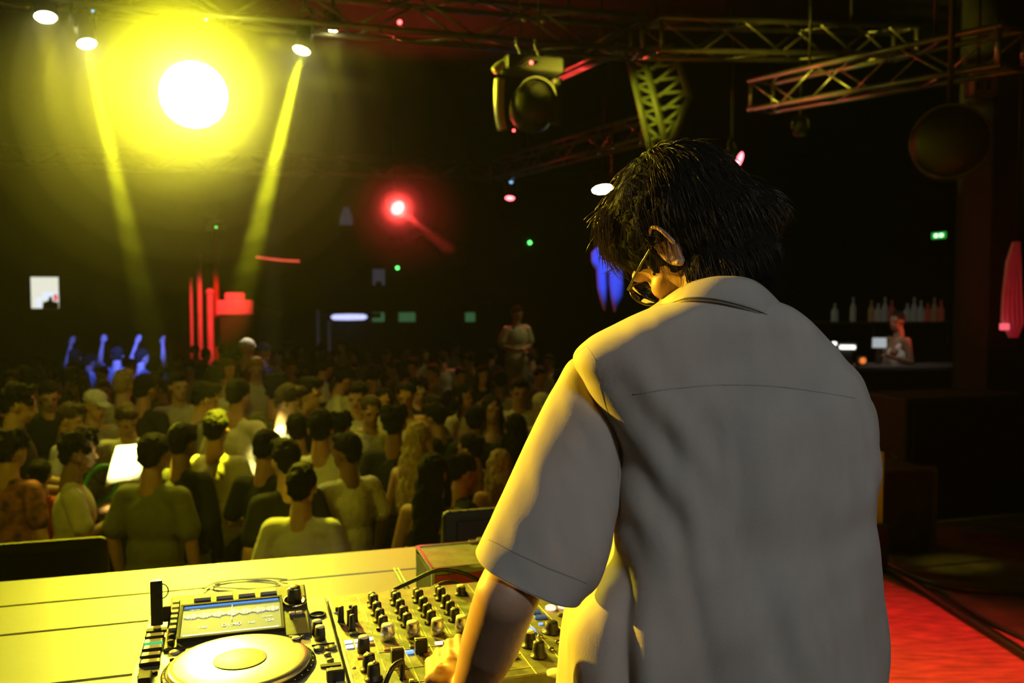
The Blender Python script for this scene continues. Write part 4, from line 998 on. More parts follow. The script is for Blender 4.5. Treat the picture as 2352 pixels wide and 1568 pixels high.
spot('blue_cloth_lamp', W(1390, 470, 8.7), W(1402, 620, 10.0), 120, (0.03, 0.08, 1), 30, .6, .05)

# ------------------------------------------------------------------ right: bar, pillars, curtain, floor boxes
M_bar = mat('bar_front', (0.04, 0.03, 0.025), 0.5)
# bar platform
pf = MB(); pf.prism([T(u, v)[:2] for u, v in [(5.6, 7.2), (11.9, 7.2), (11.9, 12.8), (5.6, 12.8)]], FL, -0.28)
struct('bar_platform_floor', pf, M_floor)
bt_ = thing('bar_counter', W(2010, 880, 9.4), 'dark bar counter on the right with a lit top', 'counter', R(4)); bt_.location.z = -0.28
MB().box((0, 0.3, 0.53), (2.4, 0.5, 1.06), bev=0.01).build('counter_body', M_bar, bt_); MB().box((0, 0.3, 1.09), (2.5, 0.62, 0.05), bev=0.01).build('counter_top', mat('bar_top', (.12, .11, .1), .3), bt_)
sh_ = thing('back_bar_shelf', W(2020, 738, 11.2), 'long dark back-bar shelf carrying the bottles', 'shelf', R(4))
MB().box((0, 0.0, -0.02), (2.2, 0.28, 0.035)).build('board', mat('shelf_board', (.10, .09, .08), .5), sh_)
for x in (-1.0, 0, 1.0): MB().box((x, 0.11, -0.16), (0.04, 0.05, 0.26)).build('bracket', M_body, sh_)
def bottle_mesh(r, h):
    return MB().lathe((0, 0, 0), [(r * .9, 0), (r, 0.01), (r, h * .55), (r * .85, h * .64), (r * .33, h * .76), (r * .3, h * .95), (r * .36, h * .96), (r * .36, h)], 14).mesh('bottle')
bms = [bottle_mesh(.037, .27), bottle_mesh(.042, .23), bottle_mesh(.034, .31)]
BC = [mat('amber_bottle', (.35, .20, .06), .15, emit=(.35, .2, .08), es=.06), mat('clear_bottle', (.5, .5, .42), .12, emit=(.4, .4, .3), es=.05), mat('red_bottle', (.4, .06, .04), .15, emit=(.4, .08, .05), es=.07)]  # tinted emission in the glass stands in for light on the bottles
words_ = ['amber', 'clear', 'red']
ORD = ['leftmost', 'second', 'third', 'fourth', 'fifth', 'sixth', 'seventh', 'eighth', 'ninth', 'tenth', 'eleventh', 'rightmost']
for i, px in enumerate([1912, 1955, 1998, 2014, 2030, 2046, 2083, 2099, 2115, 2131, 2147, 2163]):
    c = (1, 1, 0, 1, 1, 2, 1, 1, 1, 2, 0, 2)[i]; g = bms[(i * 7 + 1) % 3]
    o = link('bottle', g, BC[c]); o.location = W(px, 738, 11.2) + Vector((0, -0.02, 0)) ; o.location.z = sh_.location.z
    o.location.y = 11.2 + (px - 2020) / 2000 * 11.2 * math.tan(R(4)) - 0.03
    tag(o, words_[c] + ' glass bottle, ' + ORD[i] + (' from the left' if 0 < i < 11 else '') + ' on the back-bar shelf', 'bottle', 'bottles on the back-bar shelf')
q = thing('till_screen', W(2020, 787, 9.8), 'lit white screen on the bar beside the bartender', 'screen', R(-5))
MB().box((0, 0.02, 0), (0.17, 0.03, 0.13), bev=0.005).build('casing', M_body, q); MB().box((0, 0, 0), (0.15, 0.01, 0.11)).build('display', emis('till_white', (.65, .72, .75), .55), q)
MB().box((0.0, 0.02, (0.838 - q.location.z - .05) / 2), (0.05, 0.04, q.location.z - 0.838 - .05)).build('stand', M_body, q)
q = thing('bar_light', W(1938, 795, 9.6), 'small bright white lamp strip low on the bar', 'light', R(-8))
MB().box((0.04, 0, -0.01), (0.17, 0.03, 0.045), bev=0.012).build('tube', emis('bar_white', (1, .97, .85), 2.0), q); MB().box((-0.10, 0, 0.03), (0.05, 0.03, 0.04), bev=.012).build('end_light', emis('bar_white', (1, .97, .85), 2.0), q)
MB().box((0, 0.05, -0.01), (0.3, 0.03, 0.09)).build('housing', M_body, q); MB().box((0.0, 0.05, (0.838 - q.location.z - .05) / 2), (0.2, 0.03, q.location.z - 0.838 - .05)).build('stand', M_body, q)
led(1982, 828, 9.5, 0.035, emis('orange_glow', (1, .25, .05), .9), 'round orange glowing light under the bar screen', 'glow_light')
led(1982, 858, 9.5, 0.02, emis('dim_red_glow', (.8, .05, .02), .5), 'faint red light below the orange one at the bar', 'glow_light')
spot('bar_lamp', W(1990, 520, 9.2), W(2050, 850, 9.9), 26, (1, .88, .8), 50, .8, .2)
spot('bar_red_lamp', W(2210, 700, 9.6), W(2050, 770, 9.9), 24, (1, .12, .05), 40, .8, .1)
# hall pillars on the right
for px, Y, w_, lab in ((2262, 8.0, .34, 'dark square pillar right of the bar'), (2222, 8.8, .22, 'slimmer dark pillar left of the square one')):
    a = W(px, 1000, Y); b = MB(); b.box((0, 0, (CEIL + 0) / 2), (w_, w_, CEIL), bev=0.01); 
    q = thing('pillar', (a.x, a.y, 0), lab, 'pillar', TA); b.build('shaft', M_wall, q); MB().box((0, 0, 0.08), (w_ + .08, w_ + .08, 0.16), bev=.01).build('plinth', M_wall, q)
# red lit drape at the right edge
q = thing('folded_drape', W(2328, 680, 7.2), 'tapering red-lit folded cloth hanging at the right edge', 'drape')
rr = []
for x0, x1, z in ((-.01, .04, .47), (-.06, .06, .30), (-.085, .085, .0), (-.09, .11, -.22), (-.02, .05, -.36)):
    z *= 0.95
    rr.append([Vector((x0 + (x1 - x0) * k / 24, -0.018 * math.sin(k * 1.3), z)) for k in range(25)] + [Vector((x1 - (x1 - x0) * k / 24, 0.03 - 0.018 * math.sin((24 - k) * 1.3), z)) for k in range(25)])
MB().cyl((0.015, 0.01, 0.42), (0.015, 0.01, CEIL + .02 - q.location.z), 0.006, 6).build('hanging_cord', M_cable, q)
b = MB().grid(rr, True).build('cloth', mat('pale_cloth', (.7, .6, .6), .8), q)
o = MB().box((-0.09, -0.04, -0.25), (0.075, 0.03, 0.055), bev=.008).build('light_box', emis('pink_box', (1, .12, .16), 1.1), q)
spot('red_drape_lamp', W(2240, 830, 6.3), W(2325, 690, 7.2), 16, (1, .02, .06), 50, .7, .04)
# boxes and gear on the stage behind the figure, yellow-lit post
q = thing('equipment_case', W(2085, 1120, 5.4), 'dark equipment case standing on the stage edge right of the figure', 'case', R(15)); q.location.z = 0
MB().box((0, 0.2, 0.26), (0.42, 0.4, 0.50), bev=0.02).build('case_body', mat('dark_case', (.05, .05, .045), .5, var=.4), q)
for x in (-.2, .2): MB().box((x, 0.0, 0.27), (0.03, 0.02, 0.48)).build('edge_strip', mat('dull_edge', (.15, .15, .12), .4), q)
MB().box((0, 0, 0.515), (0.40, 0.02, 0.02)).build('edge_strip', mat('dull_edge', (.15, .15, .12), .4), q)
spot('post_glint_lamp', T(0.2, 4.3, 3.6), W(2016, 1110, 5.0), 300, (.9, .9, .05), 4.5, .6, .05)
q = thing('marker_post', W(2018, 1160, 5.0), 'short flat yellow-lit post showing past the figure on the stage', 'post', R(5)); q.location.z = 0
MB().box((0, 0, 0.49), (0.045, 0.02, 0.42), bev=.003).build('panel', mat('yellow_post', (.6, .6, .2), .5), q); MB().box((0, 0, 0.14), (0.09, 0.09, 0.28), bev=.01).build('base', M_body, q)
for i, (px, py) in enumerate(((2036, 1085), (2034, 1100), (2030, 1130), (2058, 1050))):
    led(px, py, 5.6, 0.012, mat('dull_gold_knob', (.5, .45, .15), .3), ('small gold fitting at the top of the gear behind the figure', 'second small gold fitting down on the gear behind the figure', 'lowest gold fitting on the gear behind the figure', 'gold fitting furthest right on the gear behind the figure')[i], 'fitting')
q = thing('bass_speaker', W(2230, 1120, 6.4), 'large black cabinet standing at the stage edge on the right', 'speaker', TA); q.location.z = 0
MB().box((0, 0.3, 0.43), (1.1, 0.5, 0.85), bev=0.015).build('cabinet', M_black, q); MB().box((0, 0.04, 0.43), (1.0, 0.02, 0.76)).build('grille', M_grille, q)
# cables over the stage floor
for pts, r_, lab in (([(1975, 1268), (2090, 1335), (2200, 1405), (2352, 1500), (2480, 1590)], .022, 'thick dark cable duct crossing the floor along the carpet edge'),
                     ([(1975, 1255), (2080, 1315), (2190, 1350), (2352, 1365), (2500, 1372)], .014, 'dark cable curving away right across the stage floor'),
                     ([(1985, 1285), (2080, 1330), (2150, 1352), (2260, 1420), (2360, 1470)], .010, 'thin cable between the carpet edge and the duct')):
    P3 = []
    for x, y in pts:
        yy = -(y - 784) / 2000; ry = math.cos(PITCH) + yy * math.sin(PITCH); rz = -math.sin(PITCH) + yy * math.cos(PITCH)
        P3.append(W(x, y, (r_ + 0.008 - CAMZ) / rz * ry))
    o = MB().tube(smooth_path(P3, 10), r_, 8).build('floor_cable', M_cable); tag(o, lab, 'cable')
# loudspeaker ring and fittings in the dark upper right
q = thing('hanging_loudspeaker', W(2180, 335, 6.0), 'barely visible round loudspeaker hanging in the dark at upper right', 'speaker', R(-25))
MB().lathe((0, 0.1, 0), [(.2, 0), (.24, 0.1), (.24, .28), (.18, .34)], 32, (0, -1, 0)).build('horn', M_body, q)
MB().tube([(0.24 * math.cos(a), -.2, 0.24 * math.sin(a)) for a in [k * math.pi / 16 for k in range(32)]], .008, 8, True).build('rim', mat('dull_edge', (.15, .15, .12), .4), q)
MB().cyl((0, 0, .2), (0, 0, CEIL + .02 - q.location.z), .02, 8).build('hanger', M_body, q)
q = thing('square_fixture', W(2258, 197, 7.0), 'faint rectangular fixture with two dark openings high on the right', 'fixture', R(10))
b = MB()
for x0, x1, z0, z1 in ((-.1, .1, .05, .08), (-.1, .1, -.08, -.04), (-.1, -.08, -.08, .08), (-.01, .01, -.08, .08), (.08, .1, -.08, .08)): b.box(((x0 + x1) / 2, 0, (z0 + z1) / 2), (x1 - x0, .06, z1 - z0))
MB().cyl((0, .06, .05), (0, .06, CEIL + .02 - q.location.z), 0.012, 6).build('hanger', M_cable, q); b.build('frame', mat('dull_gold', (.4, .38, .15), .5), q); MB().box((0, .06, 0), (.2, .06, .16)).build('back_box', M_body, q)
# ------------------------------------------------------------------ the crowd
SK = {'tan': mat('skin_tan', (.50, .28, .16), .55, var=.08, scale=20), 'fair': mat('skin_fair', (.66, .42, .28), .55, var=.08, scale=20), 'brown': mat('skin_brown', (.26, .14, .08), .55, var=.08, scale=20)}
HR = {'black': mat('hair_black', (.012, .009, .007), .8, var=.4, scale=60, spec=.2), 'brown': mat('hair_brown', (.06, .035, .018), .8, var=.4, scale=60), 'blond': mat('hair_blond', (.42, .30, .12), .8, var=.4, scale=60)}
CL = {n: mat('cloth_' + n, c, .85, var=.1, scale=12, bump=.15, bscale=60) for n, c in dict(white=(.72, .70, .62), cream=(.55, .50, .36), olive=(.16, .16, .07), black=(.018, .018, .018), grey=(.16, .16, .15), green=(.10, .32, .16), red=(.42, .05, .04), blue=(.06, .10, .42), mint=(.42, .58, .38), denim=(.05, .07, .12), khaki=(.30, .26, .16)).items()}
M_plaid = mat('cloth_printed', (.20, .07, .04), .85, var=1.2, scale=14, stretch=(1, 1, 1.3))
CL['printed'] = M_plaid
M_eye = mat('eye_dark', (.01, .01, .01), .2)
M_lip = mat('lip', (.35, .12, .09), .5)
UP = Vector((0, 0, 1))
POSES = {  # elbow, wrist for left(+x) and right(-x) arm; torso lean; head yaw, head pitch
    'down':   (((.235, .03, 1.16), (.235, -.03, .93)), ((-.235, .03, 1.16), (-.235, -.03, .93)), 0, 0, 6),
    'fold':   (((.24, .02, 1.16), (.05, -.24, 1.13)), ((-.24, .02, 1.16), (-.06, -.25, 1.10)), 2, 0, 14),
    'drink':  (((.24, .03, 1.16), (.22, -.20, 1.22)), ((-.25, .02, 1.17), (-.23, -.03, .94)), 0, 20, 4),
    'clap':   (((.25, -.06, 1.20), (.05, -.32, 1.30)), ((-.25, -.06, 1.20), (-.03, -.33, 1.28)), 3, -8, 4),
    'raise':  (((.27, -.14, 1.50), (.24, -.20, 1.78)), ((-.24, .03, 1.16), (-.20, -.16, 1.00)), 0, 10, 0),
    'cheer':  (((.30, -.10, 1.52), (.24, -.16, 1.80)), ((-.30, -.10, 1.52), (-.22, -.18, 1.80)), 0, -10, -4),
    'phone':  (((.24, -.05, 1.18), (.09, -.30, 1.38)), ((-.24, .02, 1.16), (-.22, -.05, .94)), 3, -15, 12),
    'lean':   (((.25, -.04, 1.17), (.10, -.24, 1.05)), ((-.25, -.02, 1.15), (-.18, -.18, .98)), 14, 25, 18),
}
_bc = {}
def bc(key, *a):
    if key not in _bc: _bc[key] = blob_mesh(*a)
    return _bc[key]
def proto(pose, female=False, hair='short', top='tee', low='trousers'):
    la, ra, lean, hy, hp = POSES[pose]
    kx = 0.9 if female else 1.0
    LM = Matrix.Rotation(R(lean), 3, 'X'); piv = Vector((0, 0, .98))
    def B(x, y, z): return piv + LM @ (Vector((x, y, z)) - piv)
    def A(p_): return B(p_[0] * kx, p_[1], p_[2])
    hcn = B(0, -.012, 1.635); HMx = LM @ Matrix.Rotation(R(hy), 3, 'Z') @ Matrix.Rotation(R(hp), 3, 'X')
    def HD(x, y, z): return hcn + HMx @ Vector((x, y, z))
    b = MB()
    b.ell(HD(0, .005, .018), (.074, .094, .094), HMx, 16, 12); b.ell(HD(0, -.035, -.045), (.054, .056, .068), HMx, 14, 10)
    b.ell(HD(0, -.070, -.085), (.022, .020, .018), HMx, 10, 8); b.cap(HD(0, -.090, .005), .009, HD(0, -.106, -.025), .012, 8)
    for s_ in (-1, 1): b.ell(HD(s_ * .076, .005, -.01), (.010, .018, .030), HMx, 10, 8); b.ell(HD(s_ * .032, -.082, .022), (.020, .012, .008), HMx, 10, 6)
    b.ell(HD(0, -.087, -.052), (.022, .010, .008), HMx, 10, 6)
    b.limb([(HD(0, .012, -.04), .050), (B(0, .02, 1.50), .060), (B(0, .02, 1.42), .068)])
    b.ell(B(0, 0, 1.27), (.150 * kx, .10, .19), LM, 18, 12); b.ell((0, 0, .99), (.145, .105, .12), None, 18, 12); b.ell(B(0, 0, 1.12), (.125 * kx, .092, .13), LM, 18, 12)
    if female:
        for s_ in (-1, 1): b.ell(B(s_ * .065, -.085, 1.28), (.055, .045, .055), LM, 12, 8)
    for s_, (el, wr_) in ((1, la), (-1, ra)):
        sp = B(s_ * .165 * kx, .01, 1.405); el = A(el); wr_ = A(wr_)
        b.limb([(B(0, .02, 1.40), .05), (sp, .050), (sp.lerp(el, .5), .043), (el, .036), (el.lerp(wr_, .4), .036), (wr_, .024)])
        d = (wr_ - el).normalized()
        if pose in ('clap', 'fold', 'phone', 'drink') and wr_.y < -.15: d = (d + Vector((-s_ * .3, -.3, .25))).normalized()
        side = d.cross(UP if abs(d.z) < .8 else Vector((0, 1, 0))).normalized(); nz = side.cross(d)
        pc = wr_ + d * .05; b.cap(wr_, .022, pc, .026, 10); b.ell(pc + d * .02, (.02, .02, .02), None, 10, 8)
        for k in range(4):
            o_ = side * (.019 * (k - 1.5)); l_ = (.060, .070, .066, .052)[k]
            f1 = pc + o_ + d * .035; f2 = f1 + d * l_ * .6 - nz * .008; f3 = f2 + d * l_ * .4 - nz * .018
            b.cap(pc + o_ * .8, .014, f1, .0105, 8); b.cap(f1, .0105, f2, .0095, 8); b.cap(f2, .0095, f3, .008, 8)
        b.cap(pc - d * .02, .014, pc + side * s_ * .042 + d * .015, .0105, 8); b.cap(pc + side * s_ * .042 + d * .015, .0105, pc + side * s_ * .05 + d * .045, .009, 8)
        b.limb([((s_ * .082, 0, .94), .082), ((s_ * .095, -.01, .50), .056), ((s_ * .095, .02, .09), .040)]); b.cap((s_ * .095, .03, .045), .036, (s_ * .10, -.13, .035), .030)
    P_ = {'body': bc(('b', pose, female), b, 'body', .0088, 3)}
    # clothes
    t_ = MB()
    if top in ('tee', 'loose', 'shirt', 'long'):
        g = .028 if top == 'loose' else .018
        t_.ell(B(0, 0, 1.27), (.150 * kx + g, .10 + g, .195), LM, 20, 14); t_.ell(B(0, 0, 1.08), (.140 * kx + g, .098 + g, .19), LM, 20, 14); t_.ell((0, 0, .96), (.15 + g, .112 + g, .11 if top != 'loose' else .15), None, 20, 14)
        for s_, (el, wr_) in ((1, la), (-1, ra)):
            sp = B(s_ * .165 * kx, .01, 1.405); el = A(el); wr_ = A(wr_)
            t_.limb([(B(0, .015, 1.40), .062), (sp, .062), (sp.lerp(el, .75 if top != 'long' else 1.0), .060 if top != 'loose' else .070)])
            if top == 'long': t_.limb([(el, .052), (el.lerp(wr_, .9), .042)])
        t_.cap(B(-.03, .018, 1.435), .055, B(.03, .018, 1.435), .055)
    elif top == 'strapless':
        t_.ell(B(0, -.005, 1.20), (.150, .118, .13), LM, 20, 14); t_.ell(B(0, 0, 1.08), (.142, .11, .12), LM, 20, 14)
    elif top == 'tank':
        t_.ell(B(0, 0, 1.22), (.156, .118, .17), LM, 20, 14); t_.ell(B(0, 0, 1.05), (.15, .112, .15), LM, 20, 14)
        for s_ in (-1, 1): t_.cap(B(s_ * .085, -.06, 1.33), .03, B(s_ * .09, .03, 1.41), .03)
    P_['top'] = bc(('t', pose, female, top), t_, 'top', .012, 5, .5, lambda c_, n_: c_ + n_ * (noise.noise(Vector((c_.x * 9, c_.y * 9, c_.z * 5))) * .008 + noise.noise(c_ * 28) * .003))
    l_ = MB(); l_.ell((0, 0, .95), (.158, .118, .09), None, 18, 12)
    for s_ in (-1, 1):
        if low == 'trousers': l_.limb([((s_ * .085, 0, .90), .095), ((s_ * .098, -.01, .50), .076), ((s_ * .098, .015, .12), .062)])
        else: l_.limb([((s_ * .085, 0, .90), .096), ((s_ * .098, -.005, .56), .088)])
    P_['trousers'] = bc(('l', low), l_, 'trousers', .014, 4)
    f_ = MB()
    for s_ in (-1, 1): f_.cap((s_ * .095, .035, .048), .044, (s_ * .10, -.135, .04), .037)
    P_['shoes'] = f_
    h_ = MB()
    h_.ell(HD(0, .018, .038), (.083, .096, .088), HMx, 18, 12); h_.ell(HD(0, .055, -.01), (.068, .052, .06), HMx, 16, 10)
    if hair == 'short': h_.ell(HD(0, -.045, .085), (.055, .048, .032), HMx, 14, 10)
    elif hair == 'quiff': h_.ell(HD(.01, -.055, .10), (.058, .050, .038), HMx, 14, 10); h_.ell(HD(0, .02, .085), (.07, .07, .05), HMx, 14, 10)
    elif hair == 'curly':
        for k in range(26):
            a = k * 2.4; z_ = .02 + .10 * ((k * 7) % 10) / 10; rr = .088 * math.sqrt(max(.05, 1 - ((z_ - .02) / .125) ** 2))
            if math.sin(a) * rr > -.07: h_.ell(HD(rr * math.cos(a) * .92, rr * math.sin(a) + .012, z_ + .01), (.026, .026, .024), None, 8, 6)
    elif hair == 'long':
        h_.ell(HD(0, .045, -.07), (.088, .058, .12), HMx, 16, 12); h_.ell(B(0, .075, 1.44), (.10, .048, .17), LM, 16, 12); h_.ell(B(0.01, .105, 1.27), (.085, .036, .16), LM, 16, 12)
        for s_ in (-1, 1): h_.cap(HD(s_ * .072, -.02, .02), .024, B(s_ * .095, -.02, 1.42), .022)
    elif hair == 'bun': h_.ell(HD(0, .105, .06), (.040, .038, .038), HMx, 12, 8)
    elif hair == 'cap':
        h_ = MB(); h_.ell(HD(0, .012, .055), (.086, .104, .070), HMx, 18, 12); h_.ell(HD(0, -.11, .045), (.060, .06, .010), HMx, 14, 8)
    am = .014 if hair in ('curly', 'long') else .009
    P_['hair'] = bc(('h', pose, female if hair == 'long' else 0, hair), h_, 'hair', .0095, 2, .5, lambda c_, n_: c_ + n_ * noise.noise(Vector((c_.x * 60, c_.y * 60, c_.z * (14 if hair == 'long' else 60)))) * am)
    P_['eyes'] = [HD(s_ * .031, -.088, .008) for s_ in (-1, 1)]; P_['mouth'] = HD(0, -.094, -.052); P_['HM'] = HMx.copy()
    P_['hand'] = A(la[1]) + (A(la[1]) - A(la[0])).normalized() * .06
    P_['eye_m'] = MB().ell((0, 0, 0), (.011, .006, .006), HMx, 10, 6).mesh('eye'); P_['mouth_m'] = MB().ell((0, 0, 0), (.022, .006, .006), HMx, 12, 6).mesh('mouth')
    P_['shoes'] = [MB().cap((s_ * .095, .035, .048), .044, (s_ * .10, -.135, .04), .037).mesh('shoe') for s_ in (-1, 1)]
    P_['hat'] = hair == 'cap'
    return P_
_pc = {}
SPECS = []
def crowd(*a, **k): SPECS.append([list(a), k])
def make_person(px, ytop, Y, yaw, pose, topc, lab, fem=False, hair='short', top='tee', hc_='black', skin='tan', low='trousers', lc='black', group=None, floor=None, height=None):
    key = (pose, fem, hair, top, low)
    if key not in _pc: _pc[key] = proto(*key)
    P_ = _pc[key]; hd_ = W(px, ytop, Y); v_ = hd_.y * math.cos(TA) - hd_.x * math.sin(TA)
    fl = floor if floor is not None else (-0.35 if v_ > 16.2 else -0.72 if v_ > 8.9 else FL)
    k = (hd_.z - fl) / 1.765
    if height: fl = hd_.z - height; k = height / 1.765
    t = thing('person', (hd_.x, hd_.y, fl), lab, 'person', R(yaw), group); t.scale = (k, k, k)
    link('body', P_['body'], SK[skin], t)
    link({'tee': 't_shirt', 'loose': 't_shirt', 'shirt': 'shirt', 'long': 'jacket', 'strapless': 'strapless_top', 'tank': 'tank_top'}[top], P_['top'], CL[topc], t)
    link('trousers' if low == 'trousers' else 'shorts', P_['trousers'], CL[lc], t)
    for m_ in P_['shoes']: link('shoe', m_, M_shoe, t)
    link('cap' if P_['hat'] else 'hair', P_['hair'], CL[hc_] if P_['hat'] and hc_ in CL else HR.get(hc_, HR['black']), t)
    if math.cos(R(yaw)) > -0.35:
        for e in P_['eyes']: link('eye', P_['eye_m'], M_eye, t).location = e
        link('mouth', P_['mouth_m'], M_lip, t).location = P_['mouth']
    return t
# --- nearest row, most seen from behind
crowd(350, 992, 4.85, 172, 'down', 'olive', 'broad person in a dark olive t-shirt seen from behind, left of the centre front', top='loose', hair='short', hc_='black', lc='denim')
crowd(158, 992, 5.0, 118, 'clap', 'cream', 'person in a pale yellow t-shirt clapping behind the left speaker', top='tee', hair='curly', skin='brown', lc='black')
crowd(692, 1065, 4.45, 178, 'down', 'white', 'nearest person in a white t-shirt with short dark hair, back turned', hair='quiff', skin='fair', lc='black')
crowd(606, 985, 5.15, 165, 'fold', 'black', 'person in a black t-shirt with a small earring, left of the nearest white t-shirt', hair='short', lc='black')
crowd(657, 1008, 4.85, 215, 'down', 'black', 'person in black turned left just behind the nearest white t-shirt', hair='quiff', skin='fair', lc='black')
crowd(495, 942, 5.6, 176, 'down', 'cream', 'tall person in a pale t-shirt seen from behind, dark flat-topped hair', top='loose', hair='quiff', lc='black')
crowd(418, 968, 5.2, 160, 'down', 'black', 'person in a black jacket between the olive and the pale t-shirts', top='long', skin='brown', lc='khaki')
crowd(736, 940, 5.7, 186, 'down', 'white', 'person in a white t-shirt seen from behind, second row right of centre', hair='quiff', lc='black')
crowd(797, 990, 4.95, 222, 'drink', 'white', 'person in a long white t-shirt turned left above the right speaker', top='loose', hair='short', skin='brown', lc='black')
crowd(955, 968, 5.3, 150, 'fold', 'black', 'person with long loose blond hair and a dark top, back turned', True, 'long', 'tank', 'blond', 'fair', lc='black')
crowd(990, 1040, 4.8, 165, 'fold', 'black', 'person with long dark hair and bare arms beside the right speaker', True, 'long', 'tank', 'black', 'tan', lc='black')
crowd(1092, 992, 5.3, 250, 'clap', 'black', 'person with dark hair raising both hands near the sleeve', True, 'bun', 'tank', 'black', 'tan', lc='black')
crowd(1148, 1030, 5.1, 190, 'down', 'black', 'person with stringy light-streaked hair behind the sleeve', True, 'long', 'tank', 'blond', 'tan', lc='black')
crowd(186, 985, 5.45, 140, 'fold', 'black', 'dark-haired person in glasses standing behind the clapping person', hair='curly', skin='brown')
crowd(28, 882, 5.7, 115, 'fold', 'black', 'tall person in black at the left edge facing right', hair='curly', skin='fair')
crowd(22, 985, 5.0, 165, 'down', 'printed', 'person in a red and yellow printed shirt at the left edge', top='shirt', hair='curly', skin='tan')
crowd(90, 1052, 5.35, 200, 'down', 'red', 'short person in an orange-red top left of the clapping person', True, 'bun', 'tee', 'black', 'tan')
# --- middle rows
crowd(298, 912, 5.9, 15, 'lean', 'white', 'brightly lit person in a white shirt looking down beside the green fan', top='shirt', hair='quiff', hc_='brown', skin='fair')
crowd(212, 893, 6.4, 60, 'fold', 'cream', 'person in a pale cap facing right, brightly lit', hair='cap', hc_='white', skin='fair')
crowd(148, 925, 6.2, 100, 'fold', 'white', 'person in a white shirt with lit hair, left of the bright cap', top='shirt', hair='quiff', hc_='brown', skin='fair')
crowd(283, 848, 6.9, 170, 'down', 'cream', 'person in a bright yellow-lit t-shirt behind the brightest shirt', hair='quiff', hc_='blond', skin='fair')
crowd(332, 856, 6.7, 160, 'down', 'black', 'person in a black t-shirt right of the yellow-lit one', hair='short', skin='tan')
crowd(112, 872, 7.2, 30, 'fold', 'black', 'person with a red-lit face in the left middle of the crowd', hair='short', skin='fair')
crowd(74, 848, 7.6, 170, 'down', 'grey', 'person in grey with bushy hair near the left edge, further back', hair='curly', skin='brown')
crowd(460, 878, 6.6, 120, 'fold', 'grey', 'person with dark hair turned right behind the black jacket', hair='quiff', skin='fair')
crowd(410, 852, 7.2, 20, 'drink', 'cream', 'person facing the stage with a reddish face above the black jacket', hair='short', skin='fair')
crowd(495, 838, 7.4, 175, 'down', 'white', 'person in a white t-shirt seen from behind right of the reddish face', hair='short', skin='tan')
crowd(541, 868, 6.3, 168, 'fold', 'cream', 'person in a pale t-shirt and green trousers wearing an earring', hair='short', skin='tan', lc='green')
crowd(652, 882, 6.2, 85, 'fold', 'white', 'fair-haired person in a dazzling white shirt turned right', top='shirt', hair='quiff', hc_='brown', skin='fair')
crowd(634, 858, 7.1, 175, 'down', 'olive', 'dark-haired person just behind the dazzling white shirt', hair='curly', skin='tan')
crowd(706, 866, 6.6, 75, 'down', 'black', 'person in black with thick dark hair in profile facing right', hair='quiff', skin='fair')
crowd(800, 838, 7.2, 140, 'lean', 'cream', 'person in a pale t-shirt leaning forward right of the black profile', hair='short', skin='tan')
crowd(822, 872, 6.9, 10, 'phone', 'white', 'smiling person facing the stage beside the leaning one', hair='short', skin='fair')
crowd(752, 835, 7.9, 100, 'lean', 'white', 'person in a white shirt bending right, further back', hair='quiff', skin='tan')
crowd(931, 874, 7.0, 5, 'fold', 'white', 'smiling person in a white open top facing the stage', True, 'bun', 'tank', 'black', 'tan')
crowd(880, 890, 6.9, 15, 'down', 'black', 'person in black facing the stage left of the white open top', True, 'long', 'tee', 'black', 'tan')
crowd(987, 903, 6.7, 60, 'clap', 'grey', 'person in grey with lit cheek holding hands to the face', hair='short', skin='fair')
crowd(1010, 925, 6.4, 250, 'phone', 'black', 'person turned left with one hand raised to the chin', hair='quiff', skin='tan')
crowd(1130, 905, 6.5, -5, 'drink', 'mint', 'smiling person in a mint strapless top facing the stage', True, 'long', 'strapless', 'black', 'tan')
crowd(1092, 928, 6.1, 172, 'down', 'black', 'dark-haired person back turned left of the mint top', hair='short', skin='brown')
crowd(1184, 948, 5.9, 185, 'down', 'black', 'person with long black hair back turned right of the mint top', True, 'long', 'tee', 'black', 'tan')
crowd(1192, 864, 7.2, 10, 'clap', 'white', 'person in an open white shirt clapping near the raised sleeve', top='shirt', hair='short', skin='tan')
crowd(1243, 900, 6.6, 15, 'fold', 'cream', 'person in a bright yellow cap half hidden by the sleeve', hair='cap', hc_='cream', skin='fair')
crowd(850, 905, 6.3, 20, 'fold', 'cream', 'person in a pale top standing between the two smiling faces', True, 'bun', 'tee', 'brown', 'tan')
crowd(905, 930, 5.9, 178, 'down', 'black', 'dark head and shoulders in front of the white open top', hair='curly', skin='brown')
crowd(683, 945, 5.9, 200, 'down', 'olive', 'person with short hair in dark olive behind the nearest heads', hair='short', skin='tan')
crowd(780, 945, 5.8, 165, 'down', 'black', 'person in black right of the second-row white t-shirt', hair='curly', skin='tan')
crowd(1055, 1040, 4.95, 120, 'fold', 'black', 'dark-clothed person holding hands low beside the right speaker', True, 'bun', 'tee', 'black', 'tan')
